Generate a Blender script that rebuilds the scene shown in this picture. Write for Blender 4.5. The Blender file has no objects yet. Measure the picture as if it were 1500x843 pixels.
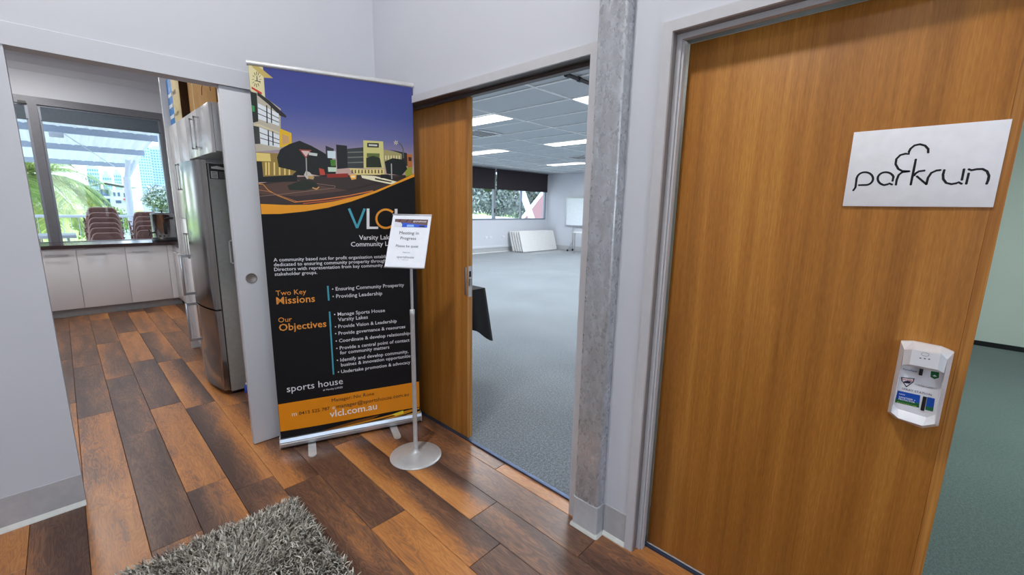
import bpy, bmesh, math, random
import numpy as np
from mathutils import Matrix, Vector, noise
random.seed(7)
scene = bpy.context.scene
COL = scene.collection
PI = math.pi

# ---------------------------------------------------------------- camera
cam_d = bpy.data.cameras.new('camera')
cam = bpy.data.objects.new('camera', cam_d)
COL.objects.link(cam)
cam_d.sensor_width = 36.0
cam_d.lens = 626.916 / 1500 * 36
cam_d.clip_start = 0.05
cam_d.clip_end = 1500
rx = Vector((0.69323129, -0.72048739, 0.01811912))
dn = Vector((-0.11933099, -0.13953759, -0.98300019))
fw = Vector((0.71076754, 0.67928432, -0.18270829))
m3 = Matrix((rx, -dn, -fw)).transposed()
cam.matrix_world = Matrix.Translation((0, 0, 1.447)) @ m3.to_4x4()
scene.camera = cam

# ---------------------------------------------------------------- world, exposure
scene.view_settings.view_transform = 'Standard'
scene.view_settings.look = 'None'
scene.view_settings.gamma = 1
scene.view_settings.use_curve_mapping = False
scene.view_settings.exposure = 0.0
SUN_POWER = 5.2
SKY_STRENGTH = 3.9
LAMP_HALL = 59
LAMP_HALL_FILL = 12
LAMP_MEETING = 68
LAMP_KITCHEN = 33
LAMP_STORE = 46

w = bpy.data.worlds.new('sky')
scene.world = w
w.use_nodes = True
wt = w.node_tree
for n_ in list(wt.nodes): wt.nodes.remove(n_)
wo = wt.nodes.new('ShaderNodeOutputWorld')
bg = wt.nodes.new('ShaderNodeBackground')
tc = wt.nodes.new('ShaderNodeTexCoord')
sp = wt.nodes.new('ShaderNodeSeparateXYZ')
cr = wt.nodes.new('ShaderNodeValToRGB')
cr.color_ramp.elements[0].position = 0.0
cr.color_ramp.elements[0].color = (0.86, 0.93, 1.0, 1)
cr.color_ramp.elements[1].position = 0.8
cr.color_ramp.elements[1].color = (0.38, 0.6, 1.0, 1)
wt.links.new(tc.outputs['Generated'], sp.inputs[0])
wt.links.new(sp.outputs['Z'], cr.inputs[0])
wt.links.new(cr.outputs[0], bg.inputs[0])
bg.inputs[1].default_value = SKY_STRENGTH
wt.links.new(bg.outputs[0], wo.inputs[0])

sun_d = bpy.data.lights.new('sun', 'SUN')
sun_d.energy = SUN_POWER
sun_d.angle = 0.01
sun_d.color = (1.0, 0.95, 0.86)
sun = bpy.data.objects.new('sun', sun_d)
COL.objects.link(sun)
# light comes from +Y, high, a little from -X
sun.rotation_euler = Vector((0.30, -0.62, -0.75)).to_track_quat('-Z', 'Y').to_euler()

# ---------------------------------------------------------------- helpers
def lin(c):
    c = c / 255.0
    return c / 12.92 if c <= 0.04045 else ((c + 0.055) / 1.055) ** 2.4
def rgb(r, g, b): return (lin(r), lin(g), lin(b), 1.0)

class NT:
    def __init__(s, name):
        s.m = bpy.data.materials.new(name)
        s.m.use_nodes = True
        s.t = s.m.node_tree
        for n_ in list(s.t.nodes): s.t.nodes.remove(n_)
        s.out = s.n('ShaderNodeOutputMaterial')
        s.b = s.n('ShaderNodeBsdfPrincipled')
        s.l(s.b.outputs[0], s.out.inputs[0])
    def n(s, t, **kw):
        x = s.t.nodes.new(t)
        for k, v in kw.items(): setattr(x, k, v)
        return x
    def l(s, a, b): s.t.links.new(a, b)
    def math(s, op, a, b=None, c=None):
        x = s.n('ShaderNodeMath', operation=op)
        for i, v in enumerate((a, b, c)):
            if v is None: continue
            if isinstance(v, (int, float)): x.inputs[i].default_value = v
            else: s.l(v, x.inputs[i])
        return x.outputs[0]
    def coord(s, scale=(1, 1, 1), which='Object', offset=None):
        t = s.n('ShaderNodeTexCoord'); mp = s.n('ShaderNodeMapping')
        mp.inputs['Scale'].default_value = scale
        src = t.outputs[which]
        if offset is not None:
            a = s.n('ShaderNodeVectorMath', operation='ADD'); s.l(src, a.inputs[0]); s.l(offset, a.inputs[1]); src = a.outputs[0]
        s.l(src, mp.inputs[0]); return mp.outputs[0]
    def noise(s, vec, scale=5, detail=4, rough=0.5, dist=0):
        x = s.n('ShaderNodeTexNoise'); s.l(vec, x.inputs['Vector'])
        x.inputs['Scale'].default_value = scale; x.inputs['Detail'].default_value = detail
        x.inputs['Roughness'].default_value = rough; x.inputs['Distortion'].default_value = dist
        return x.outputs[0]
    def ramp(s, f, stops):
        x = s.n('ShaderNodeValToRGB'); s.l(f, x.inputs[0]); e = x.color_ramp.elements
        while len(e) < len(stops): e.new(0.5)
        for i, (p, c) in enumerate(stops):
            e[i].position = p; e[i].color = c if len(c) == 4 else (*c, 1)
        return x.outputs[0]
    def bump(s, h, strength=0.2, dist=0.01):
        x = s.n('ShaderNodeBump'); x.inputs['Strength'].default_value = strength; x.inputs['Distance'].default_value = dist
        s.l(h, x.inputs['Height']); s.l(x.outputs[0], s.b.inputs['Normal'])
    def set(s, **kw):
        names = dict(col='Base Color', rough='Roughness', metal='Metallic', spec='Specular IOR Level', coat='Coat Weight', coatr='Coat Roughness')
        for k, v in kw.items():
            i = s.b.inputs[names[k]]
            if isinstance(v, (int, float, tuple)): i.default_value = v
            else: s.l(v, i)
        return s

def plain(name, c, rough=0.5, metal=0.0, spec=0.5, var=0.06, scale=30):
    n_ = NT(name)
    f = n_.noise(n_.coord(), scale, 3)
    a = tuple(max(0, x * (1 - var)) for x in c[:3]); b = tuple(min(1, x * (1 + var)) for x in c[:3])
    n_.set(col=n_.ramp(f, [(0.3, a), (0.7, b)]), rough=rough, metal=metal, spec=spec)
    return n_.m

M = {}
def paint(name, c, rough=0.6):
    n_ = NT(name)
    f = n_.noise(n_.coord(), 2.5, 3)
    n_.set(col=n_.ramp(f, [(0.3, tuple(x * 0.97 for x in c[:3])), (0.7, c[:3])]), rough=rough, spec=0.3)
    n_.bump(n_.noise(n_.coord(), 220, 2), 0.05, 0.002)
    return n_.m
M['wall'] = paint('painted_plaster', rgb(208, 210, 217))
M['wall_mint'] = paint('mint_painted_plaster', rgb(218, 230, 220))
M['white_trim'] = paint('white_trim_paint', rgb(210, 212, 218), 0.45)
M['frame_grey'] = plain('pale_grey_frame_paint', rgb(200, 199, 202), 0.4, var=0.02)
M['frame_taupe'] = plain('taupe_aluminium', rgb(150, 142, 138), 0.35, 0.3)
M['frame_dark'] = plain('dark_brown_aluminium', rgb(92, 82, 78), 0.4, 0.3)
M['cove'] = plain('grey_vinyl_skirting', rgb(182, 182, 184), 0.35)
M['cove_foot'] = plain('pale_vinyl_skirting_foot', rgb(212, 214, 208), 0.4)
M['black'] = plain('black_plastic', rgb(22, 22, 24), 0.4)
M['slot'] = plain('dark_recess', rgb(30, 30, 32), 0.7)
M['white_laminate'] = plain('white_gloss_laminate', rgb(226, 227, 230), 0.15, var=0.01, scale=3)
M['kick'] = plain('grey_kickboard', rgb(150, 152, 155), 0.4)
M['worktop'] = plain('dark_brown_worktop', rgb(58, 40, 40), 0.18)
M['alu'] = plain('brushed_aluminium', rgb(196, 196, 198), 0.28, 0.9, var=0.03)
M['satin_white_metal'] = plain('satin_silver_paint', rgb(206, 206, 206), 0.35, 0.35)
M['window_frame'] = plain('grey_window_frame', rgb(112, 112, 118), 0.4, 0.2)
M['blind_grey'] = plain('grey_roller_blind', rgb(88, 98, 108), 0.8)
M['blind_black'] = plain('black_roller_blind', rgb(42, 34, 40), 0.85)
M['mtg_frame'] = plain('silver_window_frame', rgb(140, 145, 155), 0.35, 0.4)
M['tile'] = plain('ceiling_tile_white', rgb(206, 211, 215), 0.85, var=0.03, scale=200)
M['tbar'] = plain('ceiling_grid_white', rgb(246, 248, 250), 0.5)
M['cardboard'] = plain('brown_cardboard', rgb(186, 140, 78), 0.8)
M['card_cream'] = plain('cream_carton', rgb(214, 196, 150), 0.7)
M['card_dark'] = plain('dark_brown_carton_side', rgb(80, 52, 34), 0.8)
M['card_blue'] = plain('blue_carton', rgb(50, 130, 205), 0.6)
M['paper'] = plain('white_paper', rgb(238, 242, 250), 0.6, var=0.02)
M['foamboard'] = plain('white_foam_board', rgb(240, 240, 244), 0.55, var=0.03)
M['ink'] = plain('black_ink', rgb(16, 15, 20), 0.4)
M['grey_ink'] = plain('grey_ink', rgb(88, 84, 92), 0.5)
M['white_plastic'] = plain('white_moulded_plastic', rgb(232, 232, 236), 0.25, var=0.02)
M['banner_black'] = plain('black_banner_film', rgb(23, 22, 24), 0.55, spec=0.2)
M['wicker'] = plain('brown_woven_plastic', rgb(112, 70, 64), 0.6, var=0.3, scale=120)
M['wicker_rim'] = plain('pale_brown_woven_rim', rgb(168, 126, 120), 0.6, var=0.2, scale=120)
M['steel_dark'] = plain('dark_grey_fridge_side', rgb(146, 146, 142), 0.45, 0.2)
M['cloth_black'] = plain('black_tablecloth', rgb(14, 14, 17), 0.9)
M['thresh'] = plain('blue_grey_threshold_metal', rgb(70, 84, 112), 0.45, 0.6)
M['deck'] = plain('pale_deck', rgb(190, 186, 176), 0.7)
M['concrete'] = plain('pale_concrete', rgb(200, 200, 196), 0.8)
M['table_white'] = plain('folding_table_laminate', rgb(226, 224, 222), 0.4)
M['whiteboard'] = plain('whiteboard_enamel', rgb(232, 238, 244), 0.08)
M['pipe_black'] = plain('black_rail', rgb(45, 42, 44), 0.5)
M['blue_plastic'] = plain('blue_plastic', rgb(60, 90, 200), 0.4)
M['white_steel'] = plain('white_painted_steel', rgb(206, 212, 228), 0.4)
def roof():
    n_ = NT('translucent_corrugated_roof_sheet')
    n_.set(col=rgb(232, 234, 228), rough=0.5)
    tl = n_.n('ShaderNodeBsdfTranslucent'); tl.inputs[0].default_value = rgb(225, 228, 222)
    mx = n_.n('ShaderNodeMixShader'); mx.inputs[0].default_value = 0.2
    n_.l(n_.b.outputs[0], mx.inputs[1]); n_.l(tl.outputs[0], mx.inputs[2]); n_.l(mx.outputs[0], n_.out.inputs[0])
    return n_.m
M['roof_sheet'] = roof()
M['purlin'] = plain('blue_grey_purlin', rgb(168, 180, 204), 0.5)
M['house_white'] = plain('white_render', rgb(225, 228, 232), 0.8)
M['house_blue'] = plain('blue_grey_render', rgb(140, 165, 205), 0.8)
M['house_roof'] = plain('pale_roof', rgb(215, 215, 220), 0.7)
M['dark_glass'] = plain('dark_window_glass', rgb(84, 104, 140), 0.2)
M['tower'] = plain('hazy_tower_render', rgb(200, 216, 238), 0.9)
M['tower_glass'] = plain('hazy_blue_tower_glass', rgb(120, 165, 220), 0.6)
M['gable'] = plain('pinkish_brown_render', rgb(146, 108, 108), 0.8)
M['water'] = plain('canal_water', rgb(110, 140, 140), 0.1)
M['lawn'] = plain('sunlit_lawn', rgb(150, 175, 80), 0.9, var=0.3, scale=3)  # yellow-green grass, tone varied by noise
M['bark'] = plain('palm_bark', rgb(130, 108, 84), 0.9, var=0.3)
M['red_awning'] = plain('red_awning', rgb(200, 90, 90), 0.7)

def emis(name, c, s):
    n_ = NT(name); n_.b.inputs['Base Color'].default_value = (0.8, 0.8, 0.8, 1)
    n_.b.inputs['Emission Color'].default_value = c; n_.b.inputs['Emission Strength'].default_value = s
    return n_.m
M['light_panel'] = emis('lit_light_panel', (1.0, 0.99, 0.96, 1), 4.0)

def veneer():
    n_ = NT('timber_veneer')
    v = n_.coord((1, 1, 1))
    v1 = n_.coord((14, 14, 0.35)); v2 = n_.coord((90, 90, 1.6)); v3 = n_.coord((2.6, 2.6, 0.12))
    a = n_.noise(v1, 1.6, 4, 0.5, 0.4); b = n_.noise(v2, 3.0, 3, 0.6); c = n_.noise(v3, 2.2, 2)
    fl = n_.noise(n_.coord((170, 170, 26)), 1.3, 2)
    s = n_.math('ADD', n_.math('MULTIPLY', a, 0.38), n_.math('MULTIPLY', b, 0.17))
    s = n_.math('ADD', s, n_.math('MULTIPLY', c, 0.30)); s = n_.math('ADD', s, n_.math('MULTIPLY', fl, 0.15))
    n_.set(col=n_.ramp(s, [(0.36, rgb(138, 86, 30)), (0.5, rgb(172, 112, 44)), (0.64, rgb(200, 140, 62))]), rough=0.42, spec=0.4)
    n_.bump(b, 0.08, 0.002)
    return n_.m
M['veneer'] = veneer()
def veneer_edge():
    n_ = NT('timber_edge_lipping')
    a = n_.noise(n_.coord((60, 60, 1.2)), 2.0, 4)
    n_.set(col=n_.ramp(a, [(0.35, rgb(160, 102, 42)), (0.65, rgb(198, 140, 66))]), rough=0.45)
    return n_.m
M['lipping'] = veneer_edge()

def floor_wood():
    n_ = NT('walnut_and_spotted_gum_floorboard')
    oi = n_.n('ShaderNodeObjectInfo')
    off = n_.n('ShaderNodeCombineXYZ')
    n_.l(n_.math('MULTIPLY', oi.outputs['Random'], 37.0), off.inputs[0]); n_.l(n_.math('MULTIPLY', oi.outputs['Random'], 91.0), off.inputs[1])
    o = off.outputs[0]
    big = n_.noise(n_.coord((7.0, 1.1, 1), offset=o), 1.5, 3, 0.5, 0.8)
    fig = n_.noise(n_.coord((9, 1.3, 1), offset=o), 2.4, 2, 0.5, 1.6)
    line = n_.math('SINE', n_.math('MULTIPLY', fig, 48.0))
    fine = n_.noise(n_.coord((130, 4.5, 1), offset=o), 2.0, 4, 0.65)
    sx = n_.n('ShaderNodeSeparateXYZ'); t = n_.n('ShaderNodeTexCoord'); n_.l(t.outputs['Object'], sx.inputs[0])
    cs = n_.n('ShaderNodeSeparateXYZ'); n_.l(oi.outputs['Color'], cs.inputs[0])
    side = n_.math('MULTIPLY', n_.math('MULTIPLY', sx.outputs[0], 11.0), n_.math('MULTIPLY_ADD', cs.outputs[1], 2.0, -1.0))
    s = n_.math('MULTIPLY_ADD', n_.math('SUBTRACT', big, 0.5), 0.75, cs.outputs[0])
    s = n_.math('ADD', s, n_.math('MULTIPLY', side, 0.5))
    s = n_.math('ADD', s, n_.math('MULTIPLY', line, 0.085))
    s = n_.math('ADD', s, n_.math('MULTIPLY', n_.math('SUBTRACT', fine, 0.5), 0.5))
    col = n_.ramp(s, [(0.05, rgb(74, 50, 40)), (0.3, rgb(104, 74, 58)), (0.45, rgb(132, 92, 66)), (0.62, rgb(172, 112, 62)), (0.95, rgb(202, 140, 80))])
    n_.set(col=col, rough=n_.math('MULTIPLY_ADD', fine, 0.16, 0.28), spec=0.5)
    n_.bump(fine, 0.06, 0.001)
    return n_.m
M['floorboard'] = floor_wood()

def carpet(name, dark, light, pale):
    n_ = NT(name)
    v = n_.coord()
    a = n_.noise(v, 210, 2, 0.8); b = n_.noise(n_.coord((1, 1, 1)), 75, 3, 0.8); c = n_.noise(v, 1.2, 2)
    s = n_.math('ADD', n_.math('MULTIPLY', a, 0.5), n_.math('ADD', n_.math('MULTIPLY', b, 0.42), n_.math('MULTIPLY', c, 0.08)))
    n_.set(col=n_.ramp(s, [(0.36, dark), (0.5, light), (0.66, pale)]), rough=0.9, spec=0.2)
    n_.bump(a, 0.5, 0.004)
    n_.b.inputs['Sheen Weight'].default_value = 0.4
    return n_.m
M['carpet_blue'] = carpet('blue_grey_loop_carpet', rgb(34, 40, 46), rgb(94, 102, 109), rgb(168, 176, 182))
M['carpet_green'] = carpet('green_grey_loop_carpet', rgb(56, 76, 74), rgb(88, 108, 104), rgb(124, 142, 136))

def galv():
    n_ = NT('galvanised_steel')
    vo = n_.n('ShaderNodeTexVoronoi'); vo.inputs['Scale'].default_value = 85
    wob = n_.n('ShaderNodeVectorMath', operation='ADD')
    ns = n_.n('ShaderNodeTexNoise'); n_.l(n_.coord(), ns.inputs['Vector']); ns.inputs['Scale'].default_value = 40
    scl = n_.n('ShaderNodeVectorMath', operation='SCALE'); n_.l(ns.outputs['Color'], scl.inputs[0]); scl.inputs['Scale'].default_value = 0.03
    n_.l(n_.coord((1, 1, 0.6)), wob.inputs[0]); n_.l(scl.outputs[0], wob.inputs[1]); n_.l(wob.outputs[0], vo.inputs['Vector'])
    c = n_.n('ShaderNodeSeparateXYZ'); n_.l(vo.outputs['Color'], c.inputs[0])
    st = n_.noise(n_.coord((12, 12, 2.5)), 2, 3)
    s = n_.math('ADD', n_.math('MULTIPLY', c.outputs[0], 0.22), n_.math('MULTIPLY', st, 0.78))
    n_.set(col=n_.ramp(s, [(0.25, rgb(164, 165, 168)), (0.5, rgb(186, 188, 192)), (0.75, rgb(206, 209, 214))]), rough=n_.math('MULTIPLY_ADD', c.outputs[1], 0.25, 0.22), metal=0.5)
    n_.bump(st, 0.15, 0.003)
    return n_.m
M['galv'] = galv()

def steel():
    n_ = NT('polished_stainless_steel')
    a = n_.noise(n_.coord((200, 200, 1.5)), 2, 2)
    n_.set(col=n_.ramp(a, [(0.3, rgb(150, 148, 146)), (0.7, rgb(172, 170, 168))]), rough=0.16, metal=1.0)
    return n_.m
M['steel'] = steel()

def glass():
    n_ = NT('clear_window_glass')
    tr = n_.n('ShaderNodeBsdfTransparent'); gl = n_.n('ShaderNodeBsdfGlossy'); gl.inputs['Roughness'].default_value = 0.02
    tr.inputs[0].default_value = (0.95, 0.98, 0.99, 1)
    lw = n_.n('ShaderNodeLayerWeight'); fr = n_.math('MULTIPLY_ADD', n_.math('POWER', lw.outputs['Facing'], 5.0), 0.9, 0.05)
    mx = n_.n('ShaderNodeMixShader'); n_.l(fr, mx.inputs[0]); n_.l(tr.outputs[0], mx.inputs[1]); n_.l(gl.outputs[0], mx.inputs[2])
    n_.l(mx.outputs[0], n_.out.inputs[0])
    return n_.m
M['glass'] = glass()

def leafmat(name, a, b, c):
    n_ = NT(name)
    at = n_.n('ShaderNodeAttribute'); at.attribute_name = 'tone'
    n_.set(col=n_.ramp(at.outputs['Fac'], [(0.0, a), (0.5, b), (1.0, c)]), rough=0.55)
    return n_.m
M['leaf'] = leafmat('mixed_green_leaves', rgb(60, 92, 40), rgb(120, 150, 62), rgb(206, 212, 110))
M['leaf_dark'] = leafmat('dull_green_leaves', rgb(98, 108, 104), rgb(148, 160, 148), rgb(205, 212, 195))  # haze put into the leaf colours, paler and greyer
M['palm_leaf'] = leafmat('yellow_green_palm_leaves', rgb(58, 96, 34), rgb(128, 158, 58), rgb(222, 220, 120))
M['shag'] = leafmat('grey_beige_shag_strands', rgb(58, 52, 46), rgb(158, 152, 140), rgb(222, 218, 206))
M['rug_back'] = plain('dark_rug_backing', rgb(50, 46, 42), 0.95)

FLAT = {}
def flat(c):
    k = tuple(c)
    if k not in FLAT:
        n_ = NT('print_ink_%d_%d_%d' % k)
        n_.set(col=rgb(*c), rough=0.4, spec=0.3)
        FLAT[k] = n_.m
    return FLAT[k]
def sky_print():
    n_ = NT('printed_dusk_sky')
    t = n_.n('ShaderNodeTexCoord'); s = n_.n('ShaderNodeSeparateXYZ'); n_.l(t.outputs['Object'], s.inputs[0])
    f = n_.math('DIVIDE', n_.math('SUBTRACT', s.outputs[2], 1.66), 0.48)
    c1 = n_.ramp(f, [(0.0, rgb(200, 168, 158)), (0.14, rgb(158, 142, 158)), (0.34, rgb(104, 108, 162)), (0.62, rgb(70, 82, 150)), (1.0, rgb(58, 66, 136))])
    n_.set(col=c1, rough=0.38, spec=0.3)
    return n_.m
M['sky_print'] = sky_print()

MAT_OF = {}
class MB:
    """collects faces, built as one mesh"""
    def __init__(s): s.v = []; s.f = []; s.mi = []; s.mats = []; s.smooth = []
    def face(s, pts, m=0, smooth=False):
        i = len(s.v); s.v += [tuple(p) for p in pts]; s.f.append(tuple(range(i, i + len(pts)))); s.mi.append(m); s.smooth.append(smooth)
        return s
    def add(s, verts, faces, m=0, smooth=False):
        i = len(s.v); s.v += [tuple(p) for p in verts]
        for f in faces: s.f.append(tuple(i + k for k in f)); s.mi.append(m); s.smooth.append(smooth)
        return s
    def box(s, x0, x1, y0, y1, z0, z1, m=0, bev=0.0):
        if x0 > x1: x0, x1 = x1, x0
        if y0 > y1: y0, y1 = y1, y0
        if z0 > z1: z0, z1 = z1, z0
        if bev <= 0:
            v = [(x, y, z) for x in (x0, x1) for y in (y0, y1) for z in (z0, z1)]
            return s.add(v, [(0, 1, 3, 2), (4, 6, 7, 5), (0, 4, 5, 1), (2, 3, 7, 6), (0, 2, 6, 4), (1, 5, 7, 3)], m)
        bm = bmesh.new(); bmesh.ops.create_cube(bm, size=1)
        for q in bm.verts: q.co = Vector(((x0 + x1) / 2 + q.co.x * (x1 - x0), (y0 + y1) / 2 + q.co.y * (y1 - y0), (z0 + z1) / 2 + q.co.z * (z1 - z0)))
        bmesh.ops.bevel(bm, geom=bm.edges[:], offset=bev, segments=2, affect='EDGES', profile=0.5)
        bm.verts.index_update()
        s.add([q.co[:] for q in bm.verts], [[q.index for q in f.verts] for f in bm.faces], m, True); bm.free(); return s
    def prism(s, poly, axis, a, b, m=0):
        """poly: 2-D outline in the two other axes, extruded from a to b along axis"""
        def P(p, t): return {'x': (t, p[0], p[1]), 'y': (p[0], t, p[1]), 'z': (p[0], p[1], t)}[axis]
        n_ = len(poly)
        v = [P(p, a) for p in poly] + [P(p, b) for p in poly]
        f = [tuple(range(n_))[::-1], tuple(range(n_, 2 * n_))] + [(i, (i + 1) % n_, n_ + (i + 1) % n_, n_ + i) for i in range(n_)]
        return s.add(v, f, m)
    def tube(s, pts, r, seg=10, m=0, cap=True, smooth=True):
        pts = [Vector(p) for p in pts]; n_ = len(pts); rs = r if isinstance(r, (list, tuple)) else [r] * n_
        vs = []; up = None
        for i, p in enumerate(pts):
            d = (pts[min(i + 1, n_ - 1)] - pts[max(i - 1, 0)]).normalized()
            if up is None: up = Vector((0, 0, 1)) if abs(d.z) < 0.9 else Vector((1, 0, 0))
            a = d.cross(up).normalized(); b = a.cross(d).normalized(); up = b
            for k in range(seg):
                t = 2 * PI * k / seg; vs.append(p + a * math.cos(t) * rs[i] + b * math.sin(t) * rs[i])
        fs = [(i * seg + k, i * seg + (k + 1) % seg, (i + 1) * seg + (k + 1) % seg, (i + 1) * seg + k) for i in range(n_ - 1) for k in range(seg)]
        s.add(vs, fs, m, smooth)
        if cap:
            s.face(vs[:seg][::-1], m); s.face(vs[-seg:], m)
        return s
    def lathe(s, c, prof, seg=32, m=0, smooth=True):
        """prof: list of (radius, z)"""
        vs = []
        for r, z in prof:
            for k in range(seg):
                t = 2 * PI * k / seg; vs.append((c[0] + r * math.cos(t), c[1] + r * math.sin(t), c[2] + z))
        fs = [(i * seg + k, i * seg + (k + 1) % seg, (i + 1) * seg + (k + 1) % seg, (i + 1) * seg + k) for i in range(len(prof) - 1) for k in range(seg)]
        s.add(vs, fs, m, smooth)
        if prof[0][0] > 1e-5: s.face(vs[:seg][::-1], m)
        if prof[-1][0] > 1e-5: s.face(vs[-seg:], m)
        return s
    def build(s, name, mats, parent=None, mat=None, loc=None):
        """vertices are in world space; loc moves the origin there without moving the shape"""
        me = bpy.data.meshes.new(name)
        o = bpy.data.objects.new(name, None) if False else None
        W = world_of(parent) if parent else Matrix.Identity(4)
        L = Matrix.Translation(loc) if loc is not None else Matrix.Identity(4)
        if mat is not None: L = mat
        inv = (W @ L).inverted() if parent else L.inverted()
        if parent and (loc is not None or mat is not None):
            inv = L.inverted(); local = W.inverted() @ L
        elif parent: local = Matrix.Identity(4); inv = W.inverted()
        else: local = L
        vv = [inv @ Vector(p) for p in s.v]
        me.from_pydata([v[:] for v in vv], [], s.f)
        ml = mats if isinstance(mats, (list, tuple)) else [mats]
        for q in ml: me.materials.append(M[q] if isinstance(q, str) else q)
        for p, mi, sm in zip(me.polygons, s.mi, s.smooth): p.material_index = mi; p.use_smooth = sm
        me.validate(); me.update()
        ob = bpy.data.objects.new(name, me); COL.objects.link(ob)
        ob.parent = parent
        ob.matrix_local = local
        if not parent: ob.matrix_world = local
        return ob

def world_of(o):
    m = o.matrix_basis.copy(); p = o.parent
    while p: m = p.matrix_basis @ m; p = p.parent
    return m
def tag(o, label=None, cat=None, group=None, kind=None):
    if label: o['label'] = label
    if cat: o['category'] = cat
    if group: o['group'] = group
    if kind: o['kind'] = kind
    return o
def thing(name, loc, rz=0.0, label=None, cat=None, group=None, kind=None):
    o = bpy.data.objects.new(name, None); COL.objects.link(o); o.empty_display_size = 0.1
    o.location = loc; o.rotation_euler = (0, 0, rz)
    o.matrix_basis = Matrix.Translation(loc) @ Matrix.Rotation(rz, 4, 'Z')
    return tag(o, label, cat, group, kind)
def copy_tree(o, parent=None):
    c = o.copy(); COL.objects.link(c)
    if parent: c.parent = parent; c.matrix_parent_inverse = o.matrix_parent_inverse.copy()
    for ch in [x for x in KIDS.get(o.name, [])]:
        k = copy_tree(ch, c); KIDS.setdefault(c.name, []).append(k)
    return c
KIDS = {}
def kid(parent, o): KIDS.setdefault(parent.name, []).append(o); return o
def structure(o, cat='setting', label=None): o['kind'] = 'structure'; return tag(o, label)

def plane_frame(origin, right, up):
    r = Vector(right).normalized(); u = Vector(up).normalized(); n_ = r.cross(u)
    m = Matrix((r, u, n_)).transposed().to_4x4(); m.translation = Vector(origin); return m
def text_mesh(name, s, frame, u, v, width, mat, parent, bold=0, vis=None, n=0.0008, align='LEFT', size=None, depth=0.0):
    """flat lettering in the plane of frame, fitted to a width"""
    def mk(t):
        c = bpy.data.curves.new(name, 'FONT'); c.body = t; c.size = 1.0; c.offset = (0, 0.006, 0.010)[bold]; c.resolution_u = 2
        o = bpy.data.objects.new(name, c); COL.objects.link(o)
        me = bpy.data.meshes.new_from_object(o)
        bpy.data.objects.remove(o); bpy.data.curves.remove(c); return me
    me = mk(vis or s)
    xs = [q.co.x for q in me.vertices]; x0 = min(xs); wd = max(xs) - x0
    sc = width / wd if width else size
    if vis and vis != s:
        bpy.data.meshes.remove(me); me = mk(s); x0 = min(q.co.x for q in me.vertices)
        wd = max(q.co.x for q in me.vertices) - x0
    if align == 'CENTER': u = u - wd * sc / 2
    F = world_of(parent).inverted() @ frame
    for q in me.vertices: q.co = F @ Vector((u + (q.co.x - x0) * sc, v + q.co.y * sc, n))
    me.name = name; me.materials.append(M[mat] if isinstance(mat, str) else mat)
    me.update()
    o = bpy.data.objects.new(name, me); COL.objects.link(o); o.parent = parent
    return o

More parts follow.
